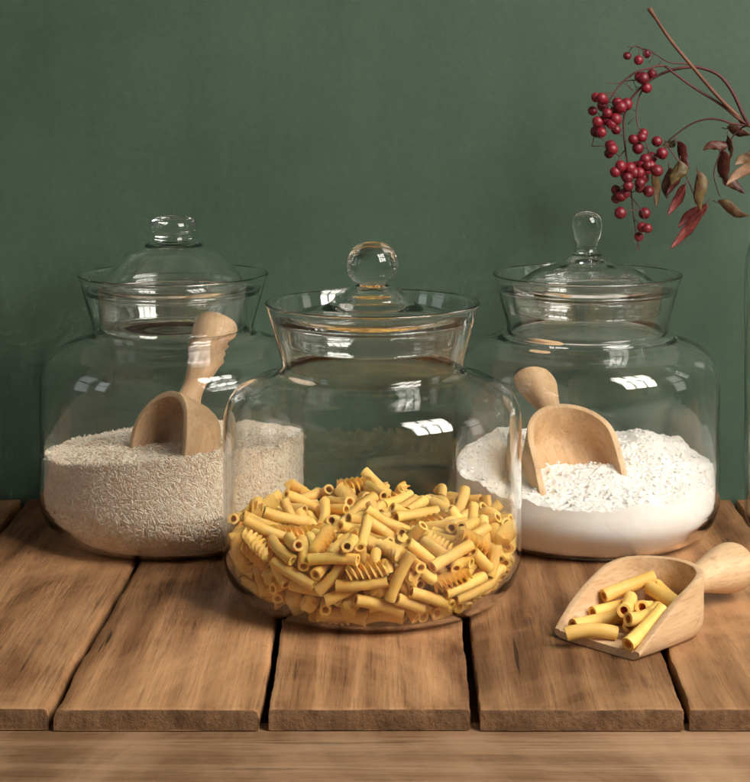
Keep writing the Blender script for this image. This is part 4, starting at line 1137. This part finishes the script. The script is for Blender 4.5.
(0,-0.0754,0.0105,0.0176,0.276,-0.053,-0.665,-0.692),
(0,0.0012,0.0084,0.027,0.669,-0.677,-0.224,0.207),
(4,0.0622,-0.0436,0.0146,0.075,0.962,0.262,0.025),
(2,0.0839,-0.0226,0.0273,0.455,-0.366,-0.725,0.366),
(0,0.0946,0.0259,0.0242,0.499,-0.32,-0.388,0.706),
(1,0.0652,0.0656,0.036,0.512,-0.526,0.661,-0.155),
(1,0.0324,0.0835,0.0278,0.17,-0.913,-0.37,0.031),
(0,-0.0285,0.0552,0.0191,0.015,0.364,0.93,0.041),
(0,-0.0838,0.016,0.0312,0.818,-0.508,0.155,0.219),
(0,-0.0676,-0.0393,0.024,0.363,0.4,0.459,0.705),
(1,0.0223,0.0188,0.0206,0.56,-0.303,0.105,0.764),
(3,0.0813,0.0563,0.0372,0.384,-0.621,-0.403,-0.551),
(1,0.0497,0.0734,0.0241,0.101,0.655,-0.69,-0.291),
(0,-0.0101,0.0598,0.0177,0.259,0.107,0.541,0.793),
(4,-0.0293,0.0175,0.0108,0.064,0.031,-0.667,-0.742),
(0,-0.0726,-0.0062,0.0178,0.753,0.617,-0.142,-0.179),
(1,-0.0096,-0.0564,0.0181,0.5,-0.559,-0.522,0.407),
(2,-0.0136,0.0155,0.0277,0.615,-0.788,-0.016,-0.006),
(0,0.0632,-0.0357,0.0232,0.166,0.087,-0.951,-0.247),
(3,0.0701,0.0118,0.0297,0.847,0.384,-0.13,-0.343),
(2,0.0352,0.0752,0.0252,0.855,-0.36,-0.166,0.335),
(0,0.0295,0.096,0.0329,0.612,0.764,-0.196,0.055),
(0,-0.0434,0.0284,0.0178,0.977,0.212,-0.015,0.016),
(1,-0.0523,0.003,0.0144,0.088,0.151,-0.961,0.213),
(1,-0.0332,-0.05,0.0179,0.437,0.462,0.518,0.572),
(0,-0.0208,-0.0146,0.026,0.388,0.466,-0.749,-0.267),
(0,0.0572,0.0265,0.0328,0.026,0.4,-0.82,-0.409),
(1,0.0677,0.042,0.0275,0.571,-0.078,-0.777,0.254),
(1,-0.0229,0.037,0.0239,0.029,-0.105,-0.009,-0.994),
(2,-0.0355,0.0501,0.0171,0.389,0.101,0.654,0.641),
(1,-0.0403,-0.0158,0.0212,0.974,0.202,-0.106,0.003),
(0,-0.0321,-0.0077,0.0217,0.737,-0.5,0.454,0.035),
(1,0.0433,-0.0101,0.0275,0.946,-0.265,-0.128,0.134),
(0,0.0408,0.0709,0.0316,0.569,-0.277,-0.541,0.553),
(0,0.0274,0.0611,0.0263,0.349,-0.159,-0.416,0.825),
(4,-0.0156,0.0711,0.0132,0.638,0.71,-0.297,-0.015),
(0,-0.0712,0.0285,0.0193,0.862,-0.291,0.158,-0.383),
(0,0.0612,-0.0189,0.0319,0.144,0.727,0.662,-0.108),
(0,0.0251,0.0221,0.0304,0.82,-0.553,0.145,0.025),
(2,0.0482,0.0777,0.0334,0.366,0.718,-0.507,-0.305),
(0,0.007,0.0788,0.0343,0.587,0.184,0.064,0.785),
(2,-0.0311,0.0686,0.0222,0.384,0.012,-0.053,0.922),
(4,-0.0484,0.017,0.0145,0.117,-0.048,0.931,-0.342),
(0,-0.0154,-0.0527,0.025,0.865,0.188,-0.031,0.465),
(0,0.0931,0.0133,0.0323,0.573,-0.56,-0.477,0.362),
(1,-0.0122,-0.0349,0.0339,0.298,0.15,-0.904,-0.267),
(3,0.0174,0.0338,0.0359,0.782,-0.582,0.185,0.128),
(3,-0.017,0.0889,0.03,0.63,-0.37,-0.476,0.49),
(1,-0.0367,0.0552,0.0271,0.628,0.205,0.161,0.733),
(0,-0.031,0.0043,0.0237,0.093,-0.093,0.964,-0.23),
(1,0.0509,-0.014,0.034,0.289,-0.169,0.916,-0.221),
(3,0.0859,0.0272,0.0334,0.352,-0.725,-0.54,0.242),
(0,0.0485,0.027,0.0382,0.878,-0.333,-0.226,0.26),
(0,-0.004,0.0878,0.0331,0.426,0.384,0.275,0.772),
(0,-0.0609,0.0484,0.0261,0.374,-0.595,-0.578,0.415),
(3,-0.0773,0.0069,0.0302,0.619,0.733,0.237,-0.152),
(1,0.0957,0.0286,0.0428,0.417,0.43,0.477,0.643),
(1,0.0456,0.0391,0.0297,0.557,0.345,-0.344,-0.672),
(0,-0.0227,0.0703,0.0278,0.057,-0.185,-0.798,-0.571),
(3,-0.08,0.024,0.0396,0.239,-0.09,-0.953,0.162),
(2,-0.0437,-0.041,0.0343,0.846,-0.342,-0.192,0.362),
(0,0.0539,0.005,0.0337,0.019,-0.103,-0.446,0.889),
(4,0.0545,0.0813,0.0359,0.609,0.639,-0.417,-0.216),
(0,0.0333,0.0631,0.0369,0.805,-0.521,-0.253,0.126),
(1,-0.0022,0.0079,0.0351,0.075,0.048,0.597,-0.797),
(1,-0.0455,0.0112,0.0198,0.339,0.94,0.002,-0.038),
(4,-0.0475,-0.0414,0.0261,0.562,0.624,0.373,0.393),
(3,0.0089,-0.0368,0.0328,0.457,0.769,0.442,0.07),
(3,0.0719,-0.0412,0.0296,0.387,-0.506,-0.771,-0.016),
(4,0.0828,0.0045,0.0356,0.401,-0.706,-0.551,0.192),
(0,0.0555,0.0503,0.0338,0.641,-0.378,-0.402,0.533),
(0,0.0312,0.0863,0.0428,0.481,0.052,0.34,0.807),
(0,-0.0118,0.0882,0.0398,0.071,0.627,0.61,0.479),
(0,-0.0348,-0.0115,0.0311,0.478,0.852,0.178,0.118),
(0,-0.0761,-0.0032,0.0262,0.479,-0.875,0.051,0.045),
(2,-0.0443,-0.0686,0.0287,0.062,0.95,-0.257,0.168),
(0,0.0495,-0.0512,0.0314,0.439,0.889,-0.131,-0.011),
(0,0.0825,-0.0088,0.0379,0.919,-0.376,-0.113,0.03),
(4,0.0817,0.0402,0.0346,0.525,0.572,0.571,0.266),
(1,-0.0017,0.0815,0.0397,0.399,0.638,-0.37,-0.545),
(0,-0.0249,0.0654,0.0359,0.17,-0.582,-0.718,-0.341),
(0,0.009,-0.0126,0.0273,0.562,-0.319,-0.677,0.352),
(0,0.0596,0.0112,0.0388,0.106,0.032,0.93,0.351),
(2,0.0319,0.0515,0.0346,0.041,-0.314,0.947,0.044),
(2,0.0001,0.1012,0.0407,0.504,-0.101,-0.848,-0.13),
(0,-0.0521,0.0754,0.0334,0.841,0.279,0.307,-0.346),
(0,-0.0559,0.0044,0.0265,0.522,-0.049,-0.367,0.768),
(2,0.0322,-0.0048,0.0293,0.976,0.094,-0.126,0.148),
(0,0.049,-0.0059,0.0389,0.252,0.201,-0.188,-0.928),
(0,-0.0438,0.0474,0.0281,0.146,-0.637,-0.743,0.146),
(3,-0.0222,0.0277,0.0363,0.557,0.733,0.359,0.157),
(0,0.0456,0.0821,0.0436,0.078,-0.422,-0.901,-0.064),
(3,-0.0262,0.0877,0.0443,0.747,0.542,-0.19,0.334),
(0,-0.0727,0.0338,0.0409,0.258,0.365,0.843,0.299),
(3,-0.064,-0.008,0.0337,0.911,-0.316,0.211,-0.16),
(0,-0.0297,-0.0544,0.0335,0.839,-0.44,-0.095,0.306),
(2,0.0161,0.0003,0.0287,0.634,0.258,0.341,0.644),
(0,0.0451,0.0357,0.0393,0.089,0.342,-0.769,-0.533),
(0,-0.0529,0.0521,0.028,0.655,0.02,-0.06,0.753),
(0,-0.0348,-0.046,0.0328,0.14,0.333,-0.917,-0.17),
(0,0.025,0.0042,0.0371,0.18,-0.378,-0.759,0.498),
(4,0.0709,0.0256,0.0317,0.25,-0.237,-0.847,-0.404),
(2,0.072,0.0613,0.0398,0.876,-0.247,-0.103,0.401),
(0,0.0119,0.0567,0.038,0.321,-0.407,-0.802,0.297),
(0,-0.0651,0.0578,0.033,0.355,0.181,0.715,0.574),
(1,-0.0083,-0.0099,0.0297,0.473,-0.164,-0.731,0.464),
(1,0.0479,0.0052,0.0427,0.944,0.178,-0.161,0.225),
(0,0.0293,0.0293,0.0442,0.03,0.474,0.88,0.022),
(3,-0.0062,0.0552,0.0286,0.079,0.401,-0.803,-0.434),
(0,-0.0773,0.0136,0.0414,0.038,0.12,0.179,0.976),
(0,0.0747,-0.0256,0.0445,0.489,-0.87,-0.062,0.004),
(2,0.0161,-0.0191,0.0338,0.747,-0.503,0.137,0.414),
(4,0.0605,0.0177,0.0396,0.67,0.733,-0.112,0.022),
(4,-0.0141,0.0692,0.0313,0.157,-0.186,-0.97,-0.008),
(2,-0.0589,0.024,0.0289,0.201,-0.404,-0.821,-0.349),
(0,-0.0009,-0.0676,0.0389,0.605,-0.74,-0.221,0.195),
(1,0.0247,0.0044,0.0456,0.763,-0.626,-0.12,-0.107),
(4,0.0031,0.0242,0.0356,0.69,-0.578,0.394,-0.185),
(2,0.0501,0.0624,0.0417,0.627,-0.558,-0.542,-0.042),
(4,0.0265,0.0703,0.0314,0.065,0.224,-0.968,0.089),
(0,-0.0546,0.032,0.0326,0.383,-0.199,-0.831,0.351),
(0,-0.0415,-0.0453,0.0417,0.023,0.239,-0.965,0.105),
(0,0.0678,-0.0174,0.0406,0.848,0.527,0.017,0.046),
(3,0.036,0.0369,0.0473,0.084,0.456,0.884,0.055),
(3,-0.013,-0.0249,0.0373,0.645,-0.72,-0.051,0.25),
(3,0.0024,0.0448,0.0358,0.233,0.563,0.257,-0.75),
(0,-0.0361,0.0478,0.0355,0.396,-0.354,-0.575,0.622),
(2,-0.0718,-0.0174,0.03,0.168,0.798,0.459,-0.352),
(0,0.0531,-0.0145,0.0475,0.95,-0.279,-0.072,-0.121),
(0,0.0002,-0.0116,0.0359,0.154,-0.456,-0.873,-0.074),
(0,-0.0113,0.0439,0.037,0.464,-0.221,-0.805,0.295),
(1,-0.0839,0.0371,0.0443,0.891,0.193,-0.261,-0.318),
(3,-0.0555,-0.0254,0.0337,0.12,0.195,0.912,0.339),
(0,0.0265,-0.0045,0.0459,0.066,0.052,0.089,-0.993),
(0,0.04,0.0504,0.0409,0.787,-0.215,-0.41,0.408),
(0,0.0279,-0.0133,0.0349,0.287,-0.338,-0.801,0.402),
(1,-0.0392,-0.0225,0.0373,0.902,0.106,0.091,-0.408),
(1,-0.0543,-0.03,0.0242,0.779,0.486,0.382,0.108),
(1,0.074,-0.0111,0.0468,0.347,0.144,0.788,0.488),
(1,0.0741,0.0345,0.044,0.181,-0.114,0.688,-0.693),
(4,0.0255,0.0531,0.04,0.244,-0.915,-0.32,0.031),
(2,-0.0492,0.0814,0.0421,0.343,0.644,-0.676,0.103),
(0,0.003,-0.017,0.0432,0.534,0.811,0.237,-0.011),
(0,-0.0381,0.0159,0.0281,0.45,0.124,-0.238,-0.852),
(0,0.0152,-0.0308,0.0415,0.039,0.91,0.388,-0.143),
(1,0.0424,0.0111,0.0443,0.181,0.29,0.117,-0.932),
(0,0.0091,0.0241,0.0434,0.081,0.11,-0.625,0.768),
(2,0.0003,0.0545,0.0427,0.254,-0.919,-0.241,-0.183),
(0,-0.0834,0.0548,0.0342,0.857,-0.162,-0.181,0.454),
(3,-0.004,-0.0328,0.0423,0.296,-0.113,-0.162,-0.935),
(0,0.0372,-0.0328,0.0415,0.315,-0.319,0.469,-0.761),
(1,0.0515,-0.0376,0.0449,0.35,-0.701,-0.448,0.43),
(3,-0.0208,-0.0151,0.0394,0.172,-0.075,0.74,-0.645),
(0,0.0062,0.083,0.0462,0.755,0.416,-0.01,-0.507),
(2,-0.0274,0.0516,0.0304,0.483,0.238,-0.09,0.838),
(2,0.0427,0.0192,0.0529,0.181,-0.306,0.859,-0.367),
(0,0.0132,0.0142,0.0432,0.777,-0.622,-0.06,-0.073),
(0,0.0236,0.0598,0.0451,0.914,-0.205,-0.077,0.342),
(3,-0.0351,0.0605,0.0439,0.379,0.525,0.735,0.2),
(1,-0.0547,0.0222,0.0358,0.714,-0.436,0.512,-0.197),
(3,-0.0757,-0.0305,0.0422,0.151,0.189,-0.143,0.96),
(0,-0.0196,0.0143,0.0359,0.376,-0.169,0.638,-0.65),
(2,-0.027,-0.0339,0.047,0.329,0.87,-0.366,-0.027),
(0,0.0166,0.0425,0.0506,0.391,-0.202,0.434,-0.786),
(0,0.008,0.0445,0.0538,0.787,-0.397,-0.226,0.414),
(4,-0.0168,0.0562,0.0326,0.103,0.446,-0.812,-0.363),
(1,-0.074,0.013,0.0497,0.645,0.755,0.036,-0.111),
(4,-0.0054,0.0643,0.0383,0.051,-0.245,-0.967,-0.036),
(3,-0.0411,0.0337,0.0398,0.462,-0.583,-0.657,0.122),
(0,-0.0892,-0.0051,0.0356,0.958,0.005,0.108,-0.266),
(1,-0.0594,-0.0583,0.0411,0.336,-0.425,-0.553,0.633),
(3,-0.0168,0.0055,0.0434,0.903,0.033,-0.094,0.419),
(4,0.0459,0.0038,0.0501,0.069,-0.448,-0.856,-0.249),
(2,-0.0477,0.0465,0.0393,0.592,0.522,0.192,0.584),
(0,-0.082,0.0339,0.0339,0.458,-0.868,0.123,0.15),
(0,-0.0544,-0.0197,0.0435,0.938,-0.17,0.061,-0.295),
(0,0.0402,-0.0421,0.0481,0.735,0.259,0.17,0.604),
(0,-0.0058,0.0048,0.0496,0.885,-0.223,-0.156,0.378),
(2,-0.0241,0.0491,0.0384,0.657,-0.129,-0.33,0.665),
(0,-0.064,-0.0238,0.0429,0.256,0.168,0.635,0.71),
(2,0.0173,-0.0556,0.0322,0.216,-0.518,-0.046,0.826),
(4,0.0535,0.0861,0.0413,0.073,0.933,-0.329,0.128),
(4,-0.0244,0.0642,0.0476,0.243,0.404,0.795,0.383),
(4,-0.0675,0.0045,0.0374,0.203,-0.878,0.17,0.399),
(1,0.0619,-0.0359,0.0526,0.978,-0.049,-0.041,-0.197),
(3,-0.0735,0.0522,0.0396,0.363,0.352,-0.132,0.852),
(0,-0.0858,-0.0027,0.0486,0.071,0.511,0.747,-0.419),
(2,-0.0494,-0.0689,0.0366,0.451,0.67,0.082,0.583),
(4,-0.0349,-0.0091,0.0419,0.253,0.131,-0.907,-0.31),
(2,-0.0064,0.0511,0.0485,0.438,0.712,0.376,0.399),
(2,-0.0793,-0.0013,0.0428,0.061,0.64,-0.761,-0.085),
(4,-0.041,-0.0521,0.042,0.56,-0.793,-0.146,0.19),
(2,-0.0373,0.0938,0.0378,0.008,-0.42,0.385,0.821),
(0,-0.0556,0.0124,0.0414,0.232,0.669,0.482,0.516),
(4,-0.0567,-0.0379,0.0368,0.281,-0.105,-0.608,-0.735),
(4,0.0607,-0.003,0.0499,0.315,0.513,0.418,0.68),
(2,-0.0054,0.0729,0.0472,0.12,0.058,0.741,-0.658),
(1,-0.0506,0.0044,0.0446,0.403,0.156,-0.697,0.572),
(0,-0.0622,-0.0002,0.0471,0.744,0.551,0.095,-0.366),
(1,0.0208,-0.0384,0.0377,0.491,-0.051,0.646,-0.582),
(4,0.0692,0.0112,0.0474,0.085,-0.068,-0.991,0.082),
(3,-0.0597,0.0453,0.0483,0.064,-0.363,-0.921,-0.122),
(1,-0.0963,0.0317,0.0476,0.687,0.434,0.184,0.553),
(2,-0.0253,0.0114,0.0447,0.843,-0.25,-0.108,0.464),
(1,-0.0208,0.0731,0.0467,0.689,0.387,0.091,-0.606),
(3,-0.0569,0.0645,0.041,0.821,-0.538,-0.03,0.188),
(2,0.0262,0.0224,0.0517,0.933,0.337,-0.075,0.101),
(4,-0.0709,-0.0075,0.0498,0.529,-0.319,0.159,-0.77),
(4,0.02,0.0667,0.0411,0.532,-0.323,0.77,0.145),
(2,-0.0684,0.0366,0.0477,0.244,-0.795,0.44,-0.339),
(4,-0.0146,-0.0483,0.0451,0.328,0.777,-0.124,0.523)]
SCOOP_P = [
(0,-0.0221,-0.017,0.0101,0.788,-0.6,0.083,-0.11),
(0,-0.0456,-0.0033,0.0101,0.783,-0.577,-0.139,0.185),
(1,-0.0542,0.0103,0.0107,0.943,-0.332,-0.012,0.03),
(0,-0.0596,0.0005,0.015,0.862,-0.467,-0.183,0.067),
(0,-0.0482,-0.0222,0.0121,0.611,0.79,-0.049,-0.023),
(1,-0.0443,0.0219,0.0108,0.88,-0.473,-0.026,0.03),
(0,-0.0781,0.0054,0.0181,0.681,-0.447,-0.235,0.531),
(0,-0.0401,-0.0041,0.0196,0.941,0.207,0.014,0.268),
(0,-0.0663,0.0102,0.0217,0.457,0.411,-0.594,-0.519),
(1,-0.0307,0.0175,0.0197,0.91,0.415,0.001,-0.004),
(0,-0.0624,-0.0202,0.0247,0.784,-0.567,0.227,-0.109),
(0,-0.0182,0.0275,0.0169,0.968,-0.155,0.195,0.021)]

LAB = ['straight yellow pasta tube', 'curved yellow pasta tube', 'short yellow pasta tube', 'yellow pasta spiral', 'bent yellow elbow pasta']
def heap_label(p):
    k, x, y, z = p[:4]; side = 'left' if x < -.045 else 'right' if x > .045 else 'centre'
    if z > .046: where = 'on top of the heap, %s %s' % ('back' if y > .01 else 'front', side)
    elif z > .024: where = 'behind the glass at mid heap, front %s' % side
    else: where = 'low in the heap, front %s' % side
    return LAB[k]+' '+where+' of the middle jar'
CAT = ['pasta tube', 'pasta tube', 'pasta tube', 'pasta spiral', 'elbow pasta']
PM = []
for nm, fn in PK:
    V, Fc = fn(); o = mesh_obj(nm, V, Fc, M_PASTA, None, auto=50); PM.append(o)
used = [False]*5
def put_piece(k, loc, q, label, group, parent_m, sc=1.0):
    o = PM[k]
    if used[k]: o = PM[k].copy(); COL.objects.link(o)
    used[k] = True; o.name = PK[k][0]
    o.matrix_world = parent_m @ Matrix.Translation(loc) @ Quaternion(q).normalized().to_matrix().to_4x4() @ Matrix.Scale(sc, 4)
    tag(o, label, CAT[k], group); return o
for p in JAR_P: put_piece(p[0], p[1:4], p[4:8], heap_label(p), 'pasta pieces heaped in the front jar', Matrix.Translation(PC))
MS = s_front.matrix_world.copy()
SLAB = ['pasta tube just behind the one on the lip of the lying scoop', 'pasta tube mostly buried under the curved one in the middle of the lying scoop', 'curved pasta tube under the others beside the right wall of the lying scoop',
        'pasta tube end peeping out behind the curved one in the middle of the lying scoop', 'pasta tube lying second from the lip along the left wall of the lying scoop', 'curved pasta tube hidden lowest against the right wall of the lying scoop',
        'pasta tube rearmost in the lying scoop, behind a curved one', 'short looking pasta tube pointing its hole forward amid the lying scoop', 'pasta tube propped high near the back right of the lying scoop',
        'curved pasta tube lying on top in the middle of the lying scoop', 'longest looking pasta tube, on top at the back left of the lying scoop', 'pasta tube leaning along the right wall of the lying scoop, hole facing front']
for p, lb in zip(SCOOP_P, SLAB): put_piece(p[0], p[1:4], p[4:8], lb, 'pasta tubes in the front scoop', MS, 1.185)
# the pieces buried in the middle of the heap
bur = []
for p in JAR_REST:
    Vr, Fr = PK[p[0]][1](); Mr = Matrix.Translation(p[1:4]) @ Quaternion(p[4:8]).normalized().to_matrix().to_4x4()
    bur.append(([Mr @ Vector(v) for v in Vr], Fr))
if bur:
    o = mesh_obj('pasta', *merge(bur), M_PASTA, None, auto=50); o.location = PC
    tag(o, 'deeper yellow pasta pieces showing only in gaps of the heap in the front jar', 'pasta', kind='stuff')
qq = Quaternion((0, 0, 1), math.radians(137)) @ Quaternion((1, 0, 0), PI)
put_piece(1, (.0000, -.0040, .0112), tuple(qq), 'curved yellow pasta tube resting across the front lip of the lying scoop', 'pasta tubes in the front scoop', MS, 1.185)
